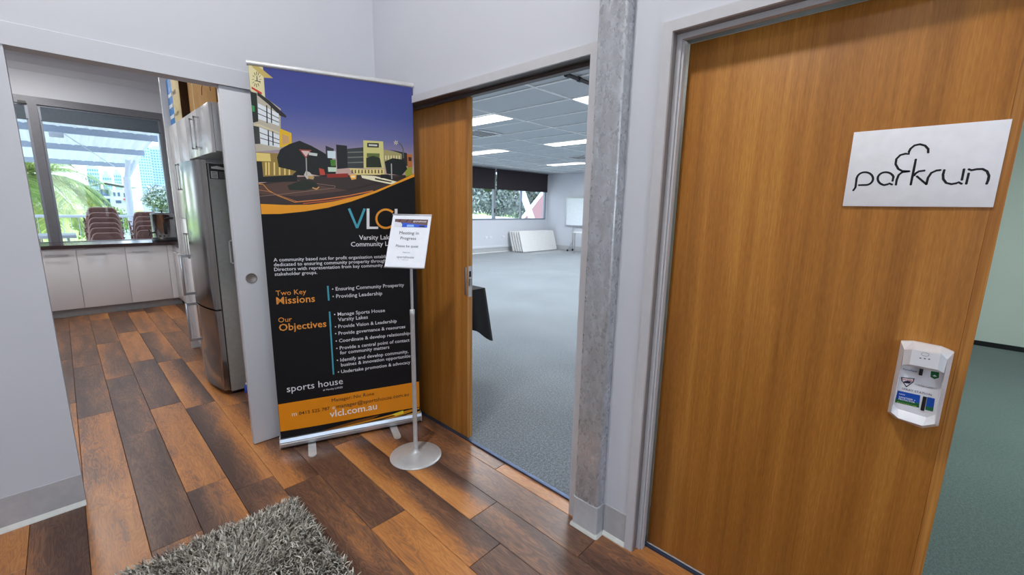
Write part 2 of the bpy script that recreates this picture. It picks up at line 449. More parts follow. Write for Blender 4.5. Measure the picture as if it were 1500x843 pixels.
# flat prints, lettering strokes: metres in the plane of the thing they are printed on
BANNER_PRINT=[('SKY', [(0.002, 1.4444), (0.1243, 1.4407), (0.2425, 1.4449), (0.3667, 1.4654), (0.4968, 1.4989), (0.5982, 1.5327), (0.7031, 1.5779), (0.8342, 1.6427), (0.8342, 2.15), (0.002, 2.15)]), ((58, 42, 38), [(0.002, 1.4444), (0.1243, 1.4407), (0.2425, 1.4449), (0.3667, 1.4654), (0.4968, 1.4989), (0.5982, 1.5327), (0.7031, 1.5779), (0.8342, 1.6427), (0.8342, 1.6358), (0.4503, 1.6176), (0.1884, 1.5945), (0.002, 1.5503)]), ((88, 62, 52), [(-0.0079, 1.5402), (0.1873, 1.5789), (0.3032, 1.5521), (0.446, 1.5302), (0.1815, 1.4898), (-0.0043, 1.4948)]), ((30, 38, 24), [(0.1376, 1.5458), (0.2163, 1.5802), (0.2842, 1.5673), (0.2948, 1.5443), (0.2224, 1.5227), (0.1454, 1.5222)]), ((18, 20, 18), [(-0.0062, 1.5854), (0.1891, 1.6049), (0.1867, 1.5685), (-0.0039, 1.5574)]), ((222, 212, 165), [(-0.0038, 2.1558), (0.0662, 2.1555), (0.065, 1.9912), (-0.0068, 2.0153)]), ((196, 172, 98), [(0.0133, 2.1584), (0.0663, 2.123), (0.1086, 2.0897), (0.0696, 2.0861), (0.0195, 2.13)]), ((25, 25, 25), [(0.0449, 2.0743), (0.054, 2.0756), (0.0542, 2.0775), (0.045, 2.0762)]), ((25, 25, 25), [(0.0417, 2.0633), (0.049, 2.0561), (0.0506, 2.0579), (0.0433, 2.0651)]), ((25, 25, 25), [(0.0362, 2.0551), (0.0396, 2.0413), (0.0423, 2.0426), (0.0389, 2.0563)]), ((25, 25, 25), [(0.0299, 2.0518), (0.0286, 2.0352), (0.0316, 2.0356), (0.0329, 2.0522)]), ((25, 25, 25), [(0.0244, 2.0544), (0.0188, 2.0395), (0.0213, 2.0389), (0.0269, 2.0538)]), ((25, 25, 25), [(0.0213, 2.0622), (0.0128, 2.0529), (0.0142, 2.0514), (0.0226, 2.0607)]), ((25, 25, 25), [(0.0213, 2.073), (0.0123, 2.0717), (0.0122, 2.0698), (0.0212, 2.0711)]), ((25, 25, 25), [(0.0245, 2.0839), (0.0173, 2.0911), (0.0157, 2.0892), (0.0229, 2.0821)]), ((25, 25, 25), [(0.0299, 2.0921), (0.0266, 2.1057), (0.0239, 2.1044), (0.0273, 2.0908)]), ((25, 25, 25), [(0.0363, 2.0954), (0.0375, 2.1119), (0.0346, 2.1115), (0.0333, 2.095)]), ((25, 25, 25), [(0.0417, 2.0929), (0.0474, 2.1078), (0.0449, 2.1084), (0.0392, 2.0935)]), ((25, 25, 25), [(0.0449, 2.0851), (0.0534, 2.0945), (0.0521, 2.0959), (0.0435, 2.0866)]), ((25, 25, 25), [(0.0249, 2.0679), (0.0507, 2.0667), (0.0504, 2.0629), (0.0246, 2.0641)]), ((25, 25, 25), [(0.0335, 2.0904), (0.037, 2.0909), (0.0368, 2.0667), (0.0325, 2.0661)]), ((185, 178, 160), [(-0.0087, 2.0122), (0.036, 2.0113), (0.1329, 1.9414), (0.1181, 1.733), (-0.0084, 1.714)]), ((38, 46, 42), [(-0.0089, 2.0103), (0.0286, 2.0057), (0.0248, 1.8673), (-0.0108, 1.859)]), ((60, 150, 80), [(-0.009, 1.9446), (0.0132, 1.9424), (0.0127, 1.9139), (-0.008, 1.9145)]), ((45, 42, 42), [(0.0318, 2.0136), (0.0859, 1.9746), (0.1563, 1.9098), (0.1555, 1.8989), (0.1276, 1.9058), (0.0759, 1.9591), (0.0305, 1.9965)]), ((190, 60, 45), [(0.0077, 2.0358), (0.0517, 2.0123), (0.0509, 2.0018), (0.0069, 2.0254)]), ((222, 228, 232), [(0.0293, 1.9585), (0.122, 1.916), (0.1194, 1.8541), (0.0257, 1.8799)]), ((222, 228, 232), [(0.0269, 1.8386), (0.1161, 1.8075), (0.1142, 1.7427), (0.0267, 1.7558)]), ((30, 30, 30), [(0.0666, 1.9533), (0.0717, 1.951), (0.0668, 1.8617), (0.0616, 1.8642)]), ((30, 30, 30), [(0.0643, 1.8294), (0.0696, 1.8279), (0.0655, 1.749), (0.0602, 1.7506)]), ((30, 30, 30), [(0.0872, 1.9556), (0.0923, 1.9533), (0.0875, 1.8638), (0.0823, 1.8662)]), ((30, 30, 30), [(0.0851, 1.8313), (0.0904, 1.8298), (0.0864, 1.7506), (0.0811, 1.7522)]), ((40, 40, 42), [(0.0276, 1.9374), (0.1214, 1.8944), (0.1211, 1.8905), (0.0273, 1.9336)]), ((40, 40, 42), [(0.0262, 1.9087), (0.1199, 1.8738), (0.1196, 1.8698), (0.0259, 1.9048)]), ((40, 40, 42), [(0.0268, 1.8143), (0.1153, 1.7846), (0.115, 1.7806), (0.0265, 1.8104)]), ((40, 40, 42), [(0.0273, 1.7872), (0.1148, 1.7647), (0.1145, 1.7607), (0.027, 1.7832)]), ((60, 60, 58), [(-0.0068, 1.8431), (0.0262, 1.8404), (0.0249, 1.7557), (-0.0088, 1.753)]), ((208, 198, 165), [(-0.0111, 1.8551), (0.0282, 1.8551), (0.1395, 1.8145), (0.139, 1.8075), (0.0273, 1.8434), (-0.0118, 1.8455)]), ((150, 125, 60), [(-0.0068, 1.7122), (0.1166, 1.7128), (0.1925, 1.6567), (0.1891, 1.6049), (-0.0044, 1.5855)]), ((228, 205, 120), [(-0.0052, 1.7093), (0.0662, 1.7094), (0.0677, 1.6695), (-0.0068, 1.6669)]), ((235, 205, 120), [(0.0401, 1.6628), (0.0473, 1.6623), (0.0433, 1.5978), (0.0359, 1.5955)]), ((235, 205, 120), [(0.0537, 1.6637), (0.0609, 1.6631), (0.057, 1.5985), (0.0495, 1.5961)]), ((235, 205, 120), [(0.0793, 1.6652), (0.0865, 1.6647), (0.0827, 1.5998), (0.0752, 1.5974)]), ((235, 205, 120), [(0.1041, 1.6667), (0.1115, 1.6662), (0.1078, 1.601), (0.1002, 1.5986)]), ((235, 205, 120), [(0.1292, 1.6683), (0.1366, 1.6677), (0.133, 1.6022), (0.1254, 1.5998)]), ((235, 205, 120), [(0.1508, 1.6696), (0.1583, 1.669), (0.1547, 1.6033), (0.147, 1.6008)]), ((22, 26, 24), [(-0.0088, 1.6648), (0.025, 1.6649), (0.0258, 1.5819), (-0.0068, 1.5774)]), ((40, 80, 170), [(-0.0099, 1.6052), (0.0017, 1.6058), (0.0019, 1.5858), (-0.0099, 1.5833)]), ((226, 182, 35), [(0.1213, 1.8425), (0.1753, 1.8226), (0.1734, 1.7673), (0.114, 1.7407)]), ((205, 160, 110), [(0.1302, 1.8137), (0.161, 1.8044), (0.1596, 1.7712), (0.1282, 1.7588)]), ((20, 21, 19), [(0.0976, 1.6915), (0.1153, 1.7328), (0.1601, 1.7642), (0.2124, 1.7865), (0.2686, 1.7645), (0.3238, 1.7355), (0.3674, 1.7091), (0.3907, 1.6682), (0.3858, 1.6145), (0.3261, 1.601), (0.1903, 1.6236), (0.1023, 1.6414)]), ((40, 42, 50), [(0.3417, 1.7701), (0.3832, 1.7565), (0.3786, 1.7099), (0.3402, 1.7073)]), ((212, 230, 235), [(0.3492, 1.7435), (0.3917, 1.7445), (0.3895, 1.7042), (0.3491, 1.7048)]), ((200, 222, 200), [(0.3473, 1.6551), (0.392, 1.6555), (0.3908, 1.6319), (0.3479, 1.6297)]), ((70, 130, 40), [(0.3617, 1.6961), (0.3902, 1.6979), (0.3883, 1.6627), (0.3638, 1.6613)]), ((26, 26, 30), [(0.3966, 1.7806), (0.454, 1.7786), (0.4521, 1.6556), (0.3947, 1.6471)]), ((58, 62, 62), [(0.4532, 1.7616), (0.5424, 1.7768), (0.5395, 1.6604), (0.4521, 1.6556)]), ((120, 125, 115), [(0.4565, 1.7448), (0.5414, 1.7541), (0.5411, 1.7476), (0.4562, 1.7395)]), ((120, 125, 115), [(0.4551, 1.717), (0.5402, 1.7258), (0.5399, 1.7193), (0.4549, 1.7116)]), ((120, 125, 115), [(0.4537, 1.688), (0.5389, 1.6964), (0.5386, 1.6899), (0.4535, 1.6826)]), ((214, 208, 132), [(0.5441, 1.8156), (0.6551, 1.8181), (0.6564, 1.6657), (0.5395, 1.6593)]), ((40, 42, 38), [(0.565, 1.8033), (0.6304, 1.8063), (0.6294, 1.7811), (0.5639, 1.7784)]), ((210, 210, 200), [(0.5733, 1.7964), (0.6213, 1.7979), (0.6209, 1.7881), (0.5729, 1.7866)]), ((95, 110, 50), [(0.5604, 1.7456), (0.6326, 1.7485), (0.6318, 1.7264), (0.5595, 1.7238)]), ((35, 45, 22), [(0.5561, 1.7193), (0.5946, 1.7327), (0.6329, 1.7243), (0.642, 1.6694), (0.5537, 1.6645)]), ((165, 158, 105), [(0.6568, 1.7722), (0.7619, 1.7596), (0.7603, 1.7032), (0.6577, 1.7037)]), ((42, 38, 36), [(0.6905, 1.7746), (0.7933, 1.7618), (0.7948, 1.6859), (0.7599, 1.6896), (0.7618, 1.7551)]), ((225, 215, 160), [(0.6635, 1.7395), (0.6713, 1.739), (0.6705, 1.7156), (0.6627, 1.7162)]), ((225, 215, 160), [(0.6792, 1.7406), (0.6871, 1.74), (0.6863, 1.7166), (0.6784, 1.7172)]), ((225, 215, 160), [(0.6951, 1.7417), (0.703, 1.7411), (0.7022, 1.7176), (0.6943, 1.7182)]), ((225, 215, 160), [(0.711, 1.7427), (0.7189, 1.7421), (0.7182, 1.7186), (0.7102, 1.7192)]), ((225, 215, 160), [(0.727, 1.7438), (0.735, 1.7432), (0.7342, 1.7196), (0.7262, 1.7202)]), ((225, 215, 160), [(0.743, 1.7449), (0.7511, 1.7443), (0.7504, 1.7206), (0.7423, 1.7213)]), ((186, 110, 52), [(0.7932, 1.7573), (0.8249, 1.7561), (0.8228, 1.6703), (0.7946, 1.6779)]), ((60, 35, 20), [(0.8009, 1.7397), (0.8197, 1.7387), (0.8192, 1.7159), (0.8015, 1.7171)]), ((150, 160, 50), [(0.7734, 1.6733), (0.8231, 1.6818), (0.8219, 1.6357), (0.7837, 1.6224)]), ((232, 214, 140), [(0.4584, 1.6559), (0.5478, 1.6532), (0.6562, 1.6613), (0.655, 1.6276), (0.4927, 1.6197)]), ((70, 50, 20), [(0.4727, 1.647), (0.478, 1.6473), (0.4782, 1.6277), (0.4718, 1.6274)]), ((70, 50, 20), [(0.4908, 1.6479), (0.4961, 1.6482), (0.4963, 1.6286), (0.4899, 1.6283)]), ((70, 50, 20), [(0.5089, 1.6489), (0.5143, 1.6492), (0.5145, 1.6295), (0.508, 1.6292)]), ((70, 50, 20), [(0.5272, 1.6499), (0.5326, 1.6502), (0.5328, 1.6305), (0.5263, 1.6301)]), ((70, 50, 20), [(0.5456, 1.6509), (0.551, 1.6512), (0.5513, 1.6314), (0.5447, 1.6311)]), ((70, 50, 20), [(0.5641, 1.6519), (0.5695, 1.6522), (0.5698, 1.6323), (0.5633, 1.632)]), ((70, 50, 20), [(0.5827, 1.6529), (0.5882, 1.6532), (0.5885, 1.6332), (0.5819, 1.6329)]), ((70, 50, 20), [(0.6014, 1.6539), (0.607, 1.6542), (0.6073, 1.6342), (0.6006, 1.6339)]), ((70, 50, 20), [(0.6203, 1.6549), (0.6258, 1.6552), (0.6262, 1.6351), (0.6195, 1.6348)]), ((70, 50, 20), [(0.6392, 1.6559), (0.6448, 1.6562), (0.6452, 1.6361), (0.6385, 1.6358)]), ((245, 240, 205), [(0.5226, 1.619), (0.6011, 1.6183), (0.7407, 1.5884), (0.7124, 1.5712), (0.6, 1.5892), (0.5284, 1.6038)]), ((60, 45, 38), [(0.6007, 1.6071), (0.7015, 1.589), (0.6898, 1.584), (0.6004, 1.5982)]), ((250, 180, 70), [(0.4586, 1.6159), (0.4769, 1.6233), (0.4979, 1.6178), (0.4948, 1.5957), (0.4701, 1.5903)]), ((255, 235, 180), [(0.4669, 1.613), (0.4903, 1.6152), (0.4887, 1.6031), (0.4706, 1.6012)]), ((150, 40, 22), [(0.3371, 1.6164), (0.4528, 1.6264), (0.4517, 1.6047), (0.341, 1.5963)]), ((190, 70, 50), [(0.3008, 1.6472), (0.3264, 1.6413), (0.3318, 1.6119), (0.3045, 1.6084)]), ((15, 15, 15), [(0.1652, 1.6038), (0.1906, 1.6278), (0.2243, 1.6295), (0.2322, 1.6018)]), ((210, 200, 190), [(0.2228, 1.6066), (0.234, 1.63), (0.2539, 1.6206), (0.2738, 1.5933), (0.236, 1.5842)]), ((190, 160, 100), [(0.2421, 1.6033), (0.2713, 1.6005), (0.2693, 1.5836), (0.243, 1.5866)]), ((18, 22, 16), [(0.66, 1.7038), (0.7059, 1.7268), (0.7748, 1.7222), (0.792, 1.6686), (0.7582, 1.6303), (0.6688, 1.635)]), ((14, 14, 16), [(0.6349, 1.6289), (0.68, 1.6311), (0.6962, 1.6047), (0.6319, 1.6086)]), ((180, 185, 180), [(0.6958, 1.6948), (0.7015, 1.6952), (0.7008, 1.6049), (0.6951, 1.6047)]), ((150, 60, 50), [(0.2056, 1.7414), (0.2691, 1.7419), (0.238, 1.6935)]), ((215, 190, 185), [(0.2167, 1.7351), (0.259, 1.735), (0.2387, 1.7038)]), ((165, 165, 160), [(0.2364, 1.6985), (0.2422, 1.6989), (0.2391, 1.6032), (0.2333, 1.6029)]), ((200, 205, 200), [(0.2547, 1.7286), (0.2975, 1.7253), (0.2947, 1.7106), (0.2538, 1.7141)]), ((90, 95, 100), [(0.7669, 1.7307), (0.7739, 1.7312), (0.773, 1.7851), (0.7633, 1.809), (0.7408, 1.8227), (0.7384, 1.8181), (0.7586, 1.8041), (0.7672, 1.7824)]), ((255, 240, 190), [(0.7466, 1.8135), (0.7323, 1.8145), (0.7337, 1.8186)]), ((255, 240, 190), [(0.7328, 1.8004), (0.7279, 1.813), (0.7322, 1.8143)]), ((255, 240, 190), [(0.7155, 1.8043), (0.7248, 1.816), (0.7277, 1.8131)]), ((255, 240, 190), [(0.712, 1.8212), (0.7262, 1.8203), (0.7247, 1.8162)]), ((255, 240, 190), [(0.7257, 1.8343), (0.7306, 1.8218), (0.7263, 1.8205)]), ((255, 240, 190), [(0.743, 1.8305), (0.7337, 1.8188), (0.7308, 1.8217)]), ((215, 140, 50), [(-0.0032, 1.5464), (0.0228, 1.5444), (0.0235, 1.5485), (-0.0025, 1.5505)]), ((215, 140, 50), [(0.0216, 1.5451), (0.0413, 1.5173), (0.0443, 1.5201), (0.0246, 1.5478)]), ((215, 140, 50), [(0.0417, 1.5169), (0.0812, 1.4904), (0.0834, 1.494), (0.0439, 1.5205)]), ((215, 140, 50), [(0.0815, 1.4902), (0.1688, 1.4538), (0.1704, 1.4578), (0.0831, 1.4941)]), ((180, 120, 80), [(-0.0056, 1.5155), (0.042, 1.51), (0.0426, 1.513), (-0.005, 1.5186)]), ((180, 120, 80), [(0.0417, 1.51), (0.1789, 1.4587), (0.1801, 1.4617), (0.0428, 1.513)]), ((140, 110, 95), [(-0.0051, 1.4831), (0.106, 1.4965), (0.106, 1.4996), (-0.0051, 1.4861)]), ((140, 110, 95), [(0.1061, 1.4965), (0.2818, 1.5252), (0.2817, 1.5284), (0.106, 1.4996)]), ((140, 110, 95), [(0.2818, 1.5252), (0.3758, 1.5392), (0.3756, 1.5424), (0.2817, 1.5284)]), ((140, 110, 95), [(0.3771, 1.5403), (0.3818, 1.5513), (0.379, 1.5524), (0.3743, 1.5414)]), ((140, 110, 95), [(0.3807, 1.5534), (0.2841, 1.5636), (0.2836, 1.5604), (0.3801, 1.5502)]), ((215, 160, 90), [(0.2595, 1.5358), (0.2808, 1.528), (0.2832, 1.5341), (0.2619, 1.5419)]), ((215, 160, 90), [(0.284, 1.5289), (0.2968, 1.5421), (0.2928, 1.5465), (0.28, 1.5333)]), ((226, 130, 60), [(0.1698, 1.4553), (0.2987, 1.471), (0.2986, 1.4764), (0.1697, 1.4605)]), ((226, 130, 60), [(0.2989, 1.471), (0.4447, 1.4966), (0.4443, 1.5021), (0.2985, 1.4764)]), ((226, 130, 60), [(0.4449, 1.4967), (0.5871, 1.5299), (0.5863, 1.5354), (0.4441, 1.502)]), ((190, 90, 40), [(0.2081, 1.4476), (0.3597, 1.4681), (0.3594, 1.4735), (0.2079, 1.4529)]), ((190, 90, 40), [(0.3599, 1.4681), (0.531, 1.5024), (0.5303, 1.5079), (0.3593, 1.4735)]), ((240, 160, 20), [(0.002, 1.4444), (0.1243, 1.4407), (0.2425, 1.4449), (0.3667, 1.4654), (0.4968, 1.4989), (0.5982, 1.5327), (0.7031, 1.5779), (0.8342, 1.6427), (0.8342, 1.6251), (0.7027, 1.5675), (0.5977, 1.5189), (0.4627, 1.4675), (0.3334, 1.4294), (0.2101, 1.4065), (0.0921, 1.3922), (0.002, 1.3899)]), ((236, 145, 22), [(0.002, 0.2882), (0.8342, 0.2911), (0.8342, 0.1084), (0.6485, 0.1119), (0.4298, 0.1098), (0.2035, 0.1101), (0.002, 0.1152)]), ((120, 72, 18), [(0.2231, 0.0706), (0.4292, 0.0966), (0.5737, 0.104), (0.4996, 0.076), (0.3348, 0.0612)]), ((225, 150, 30), [(0.301, 0.0662), (0.4999, 0.0814), (0.6732, 0.0944), (0.8318, 0.1043), (0.8315, 0.093), (0.6723, 0.0668), (0.451, 0.0555)]), ((70, 40, 10), [(0.335, 0.0638), (0.5481, 0.0752), (0.7761, 0.0901), (0.5723, 0.0659)]), ((250, 225, 60), [(0.6478, 0.0913), (0.7246, 0.1048), (0.7265, 0.0834), (0.6727, 0.0778)]), ((240, 180, 60), [(0.4989, 0.0585), (0.6722, 0.0626), (0.8352, 0.0781), (0.835, 0.0696), (0.6718, 0.0516)]), ((70, 165, 185), [(0.4416, 1.424), (0.4814, 1.3118), (0.4936, 1.317), (0.4535, 1.4293)]), ((70, 165, 185), [(0.529, 1.4304), (0.4816, 1.3169), (0.4934, 1.3119), (0.5409, 1.4257)]), ((235, 235, 240), [(0.5462, 1.4282), (0.5412, 1.3078), (0.5571, 1.3077), (0.562, 1.4285)]), ((235, 235, 240), [(0.5421, 1.3083), (0.6079, 1.308), (0.6084, 1.3218), (0.5427, 1.3219)]), ((235, 235, 240), [(0.7095, 1.4289), (0.7059, 1.3146), (0.7226, 1.3145), (0.7261, 1.4292)]), ((235, 235, 240), [(0.7094, 1.3122), (0.7735, 1.3196), (0.7722, 1.3337), (0.7082, 1.3262)]), ((240, 160, 50), [(0.7023, 1.4125), (0.6927, 1.4205), (0.6842, 1.4105), (0.6938, 1.4024)]), ((240, 160, 50), [(0.6916, 1.4213), (0.6803, 1.4269), (0.6742, 1.4153), (0.6854, 1.4097)]), ((240, 160, 50), [(0.679, 1.4274), (0.6667, 1.4303), (0.6632, 1.4178), (0.6755, 1.4149)]), ((240, 160, 50), [(0.6653, 1.4305), (0.6525, 1.4306), (0.6518, 1.4178), (0.6646, 1.4176)]), ((240, 160, 50), [(0.6511, 1.4304), (0.6386, 1.4277), (0.6406, 1.4152), (0.6532, 1.4179)]), ((240, 160, 50), [(0.6372, 1.4273), (0.6256, 1.4219), (0.6303, 1.4103), (0.642, 1.4157)]), ((240, 160, 50), [(0.6243, 1.4211), (0.6141, 1.4134), (0.6212, 1.4033), (0.6315, 1.411)]), ((240, 160, 50), [(0.613, 1.4124), (0.6047, 1.4027), (0.614, 1.3945), (0.6223, 1.4043)]), ((240, 160, 50), [(0.6038, 1.4014), (0.5979, 1.3902), (0.6088, 1.3845), (0.6148, 1.3958)]), ((240, 160, 50), [(0.5973, 1.3888), (0.594, 1.3767), (0.6061, 1.3738), (0.6094, 1.386)]), ((240, 160, 50), [(0.5938, 1.3752), (0.5933, 1.3628), (0.6058, 1.3628), (0.6063, 1.3753)]), ((240, 160, 50), [(0.5934, 1.3613), (0.5958, 1.3491), (0.6081, 1.3521), (0.6057, 1.3643)]), ((240, 160, 50), [(0.5963, 1.3477), (0.6014, 1.3365), (0.6128, 1.3423), (0.6076, 1.3535)]), ((240, 160, 50), [(0.6021, 1.3353), (0.6097, 1.3255), (0.6197, 1.3338), (0.612, 1.3436)]), ((240, 160, 50), [(0.6107, 1.3245), (0.6205, 1.3168), (0.6284, 1.3271), (0.6187, 1.3348)]), ((240, 160, 50), [(0.6217, 1.3161), (0.633, 1.3107), (0.6386, 1.3226), (0.6272, 1.3279)]), ((240, 160, 50), [(0.6344, 1.3103), (0.6468, 1.3077), (0.6498, 1.3204), (0.6373, 1.323)]), ((240, 160, 50), [(0.6482, 1.3075), (0.6611, 1.3078), (0.6612, 1.3208), (0.6484, 1.3205)]), ((240, 160, 50), [(0.6625, 1.308), (0.6751, 1.3111), (0.6724, 1.3237), (0.6598, 1.3206)]), ((240, 160, 50), [(0.6765, 1.3116), (0.6882, 1.3174), (0.6828, 1.3291), (0.6711, 1.3232)]), ((240, 160, 50), [(0.6894, 1.3182), (0.6996, 1.3265), (0.6917, 1.3365), (0.6815, 1.3283)]), ((70, 165, 185), [(0.3038, 0.9766), (0.3047, 0.8886), (0.3139, 0.8886), (0.313, 0.9767)]), ((70, 165, 185), [(0.3049, 0.8052), (0.3058, 0.4256), (0.3145, 0.4249), (0.3134, 0.805)]), ((70, 165, 185), [(0.3056, 0.8212), (0.3063, 0.7264), (0.3148, 0.7261), (0.314, 0.821)])]
BANNER_TEXT=[('Varsity Lakes', 'Varsity Lak', 0.4955, 1.2445, 0.1776, (235, 235, 240), 2), ('Community Limited', 'Community Li', 0.448, 1.2054, 0.221, (235, 235, 240), 2), ('A community based not for profit organisation established', 'A community based not for profit organisation establi', 0.041, 1.1311, 0.6042, (235, 235, 240), 1), ('dedicated to ensuring community prosperity through', 'dedicated to ensuring community prosperity throug', 0.0406, 1.1042, 0.5926, (235, 235, 240), 1), ('Directors with representation from key community', 'Directors with representation from key community', 0.0401, 1.0776, 0.5866, (235, 235, 240), 1), ('stakeholder groups.', 'stakeholder groups.', 0.0405, 1.051, 0.2161, (235, 235, 240), 1), ('Two Key', 'Two Key', 0.0383, 0.9381, 0.154, (240, 160, 70), 0), ('Missions', 'Missions', 0.0377, 0.8879, 0.1977, (240, 160, 70), 2), ('• Ensuring Community Prosperity', None, 0.3302, 0.9456, 0.4225, (235, 235, 240), 1), ('• Providing Leadership', None, 0.3302, 0.9008, 0.2864, (235, 235, 240), 1), ('Our', None, 0.0391, 0.7819, 0.0692, (240, 160, 70), 0), ('Objectives', None, 0.0395, 0.7312, 0.2484, (240, 160, 70), 2), ('• Manage Sports House', None, 0.3328, 0.7908, 0.2967, (235, 235, 240), 1), ('Varsity Lakes', None, 0.3542, 0.7572, 0.1711, (235, 235, 240), 1), ('• Provide Vision & Leadership', None, 0.3334, 0.7148, 0.3664, (235, 235, 240), 1), ('• Provide governance & resources', None, 0.3322, 0.672, 0.4207, (235, 235, 240), 1), ('• Coordinate & develop relationships', '• Coordinate & develop relationship', 0.333, 0.625, 0.4463, (235, 235, 240), 1), ('• Provide a central point of contact', None, 0.3337, 0.5786, 0.4444, (235, 235, 240), 1), ('for community matters', None, 0.3542, 0.5476, 0.2939, (235, 235, 240), 1), ('• Identify and develop community,', None, 0.3331, 0.5022, 0.4341, (235, 235, 240), 1), ('busines & innovation opportunities', 'busines & innovation opportunitie', 0.3558, 0.4698, 0.4246, (235, 235, 240), 1), ('• Undertake promotion & advocacy', None, 0.3347, 0.4267, 0.4446, (235, 235, 240), 1), ('sports house', None, 0.053, 0.3561, 0.3081, (235, 235, 240), 0), ('at Varsity LAKES', None, 0.2458, 0.3299, 0.1118, (235, 235, 240), 1), ('Manager: Nic Rone', None, 0.2906, 0.2486, 0.2521, (60, 25, 30), 0), ('m', None, 0.0689, 0.1998, 0.026, (250, 235, 220), 1), ('0413 525 787', None, 0.1065, 0.2001, 0.1703, (60, 25, 30), 0), ('e', None, 0.2913, 0.1993, 0.0157, (250, 235, 220), 1), ('manager@sportshouse.com.au', None, 0.3161, 0.2024, 0.4472, (60, 25, 30), 0), ('vlcl.com.au', None, 0.2742, 0.1494, 0.2828, (250, 240, 230), 2)]
DOOR_SIGN_STROKES=[[(0.1703, 1.5159), (0.1666, 1.5239), (0.1669, 1.5404), (0.1672, 1.5514), (0.1664, 1.552), (0.1658, 1.5558), (0.1643, 1.5592), (0.162, 1.5621), (0.159, 1.5643), (0.1555, 1.5658), (0.1517, 1.5663), (0.1477, 1.566), (0.1438, 1.5648), (0.14, 1.5629), (0.1367, 1.5602), (0.1339, 1.557), (0.1318, 1.5533), (0.1304, 1.5494), (0.1299, 1.5455), (0.1303, 1.5417), (0.1315, 1.5381), (0.1336, 1.5351), (0.1363, 1.5327), (0.1396, 1.531), (0.1436, 1.5304), (0.1591, 1.5303)], [(0.0872, 1.5406), (0.0869, 1.5504), (0.0867, 1.5507), (0.0887, 1.5547), (0.0916, 1.5582), (0.0951, 1.5611), (0.099, 1.5631), (0.1031, 1.5642), (0.1073, 1.5643), (0.1111, 1.5634), (0.1145, 1.5615), (0.1172, 1.5587), (0.1191, 1.5553), (0.12, 1.5513), (0.1198, 1.547), (0.1187, 1.5427), (0.1166, 1.5387), (0.1137, 1.5351), (0.1102, 1.5323), (0.1062, 1.5302), (0.1037, 1.5291), (0.0958, 1.5314), (0.0928, 1.5334), (0.0874, 1.5305)], [(0.0787, 1.5299), (0.079, 1.5421), (0.0766, 1.5559), (0.0704, 1.5629), (0.0567, 1.5647)], [(0.0575, 1.5648), (0.0708, 1.566), (0.0796, 1.572), (0.087, 1.5851), (0.0873, 1.5989), (0.0807, 1.6087), (0.0705, 1.6117), (0.0631, 1.6105), (0.0643, 1.6154), (0.0619, 1.6243), (0.0552, 1.6321), (0.0449, 1.6342), (0.0342, 1.6297), (0.0269, 1.6205), (0.0257, 1.6119)], [(0.0475, 1.5947), (0.0477, 1.5745), (0.0481, 1.5474), (0.0484, 1.5296)], [(0.0268, 1.5651), (0.0368, 1.5639), (0.0425, 1.559), (0.0448, 1.5534)], [(0.0387, 1.5504), (0.0181, 1.5299)], [(0.0175, 1.5299), (0.0169, 1.5463), (0.0122, 1.5588), (0.0031, 1.5644), (-0.0036, 1.5651)], [(-0.0114, 1.5644), (-0.0106, 1.5536), (-0.0127, 1.542), (-0.0197, 1.5319), (-0.0297, 1.5287), (-0.0388, 1.5308), (-0.042, 1.533), (-0.0477, 1.5293)], [(-0.0471, 1.5647), (-0.0471, 1.5393)], [(-0.0569, 1.554), (-0.0564, 1.5294)], [(-0.0558, 1.5646), (-0.0607, 1.5622), (-0.0694, 1.5643), (-0.0794, 1.5644), (-0.088, 1.5584), (-0.0929, 1.5473), (-0.093, 1.5363), (-0.0918, 1.5285)]]
DISP_PRINT=[((25, 80, 175), [(-0.0046, 0.9613), (-0.0509, 0.9618), (-0.0523, 0.9388), (-0.0035, 0.9368)]), ((30, 100, 60), [(-0.0035, 0.9368), (-0.0523, 0.9388), (-0.0531, 0.926), (-0.0036, 0.9255)]), ((25, 80, 175), [(-0.0649, 0.962), (-0.0796, 0.9619), (-0.0806, 0.9357), (-0.0654, 0.9358)]), ((30, 100, 60), [(-0.0654, 0.9358), (-0.0806, 0.9357), (-0.0808, 0.9248), (-0.066, 0.9247)]), ((30, 110, 60), [(-0.0614, 1.0352), (-0.0771, 1.0364), (-0.0788, 1.0213), (-0.0711, 1.015), (-0.0628, 1.0189)]), ((235, 240, 235), [(-0.0659, 1.0228), (-0.0698, 1.0273), (-0.0749, 1.0235), (-0.0706, 1.0222)]), ((25, 25, 45), [(-0.0057, 1.0018), (-0.0334, 1.0057), (-0.0326, 0.9944), (-0.0204, 0.9754), (-0.0078, 0.992)]), ((235, 230, 235), [(-0.0086, 1.0003), (-0.0314, 1.003), (-0.0306, 0.9955), (-0.0203, 0.9792), (-0.0103, 0.9917)]), ((30, 30, 60), [(-0.0125, 0.9903), (-0.02, 0.9954), (-0.0292, 0.9948), (-0.0247, 0.9878), (-0.0139, 0.9866)])]
DISP_TEXT=[('ForceField', -0.0071, 1.024, 0.0276, (40, 60, 130), 1), ('GCDRU', -0.0097, 0.9957, 0.0223, (190, 40, 50), 1), ('GOLD COAST DISTRICT', -0.0353, 0.9891, 0.0441, (90, 90, 110), 0), ('RUGBY UNION', -0.0431, 0.9874, 0.0279, (90, 90, 110), 0), ('SPRAY STATION', -0.0122, 0.9672, 0.0599, (60, 60, 90), 0), ('HAND', -0.0084, 0.9519, 0.0127, (240, 245, 250), 2), ('SANITISER +', -0.0092, 0.9423, 0.0343, (240, 245, 250), 2), ('PROTECTOR', -0.0095, 0.9364, 0.0334, (240, 245, 250), 2), ('KILLS UP TO 99.9% OF GERMS', -0.0078, 0.9276, 0.0407, (200, 230, 80), 1)]

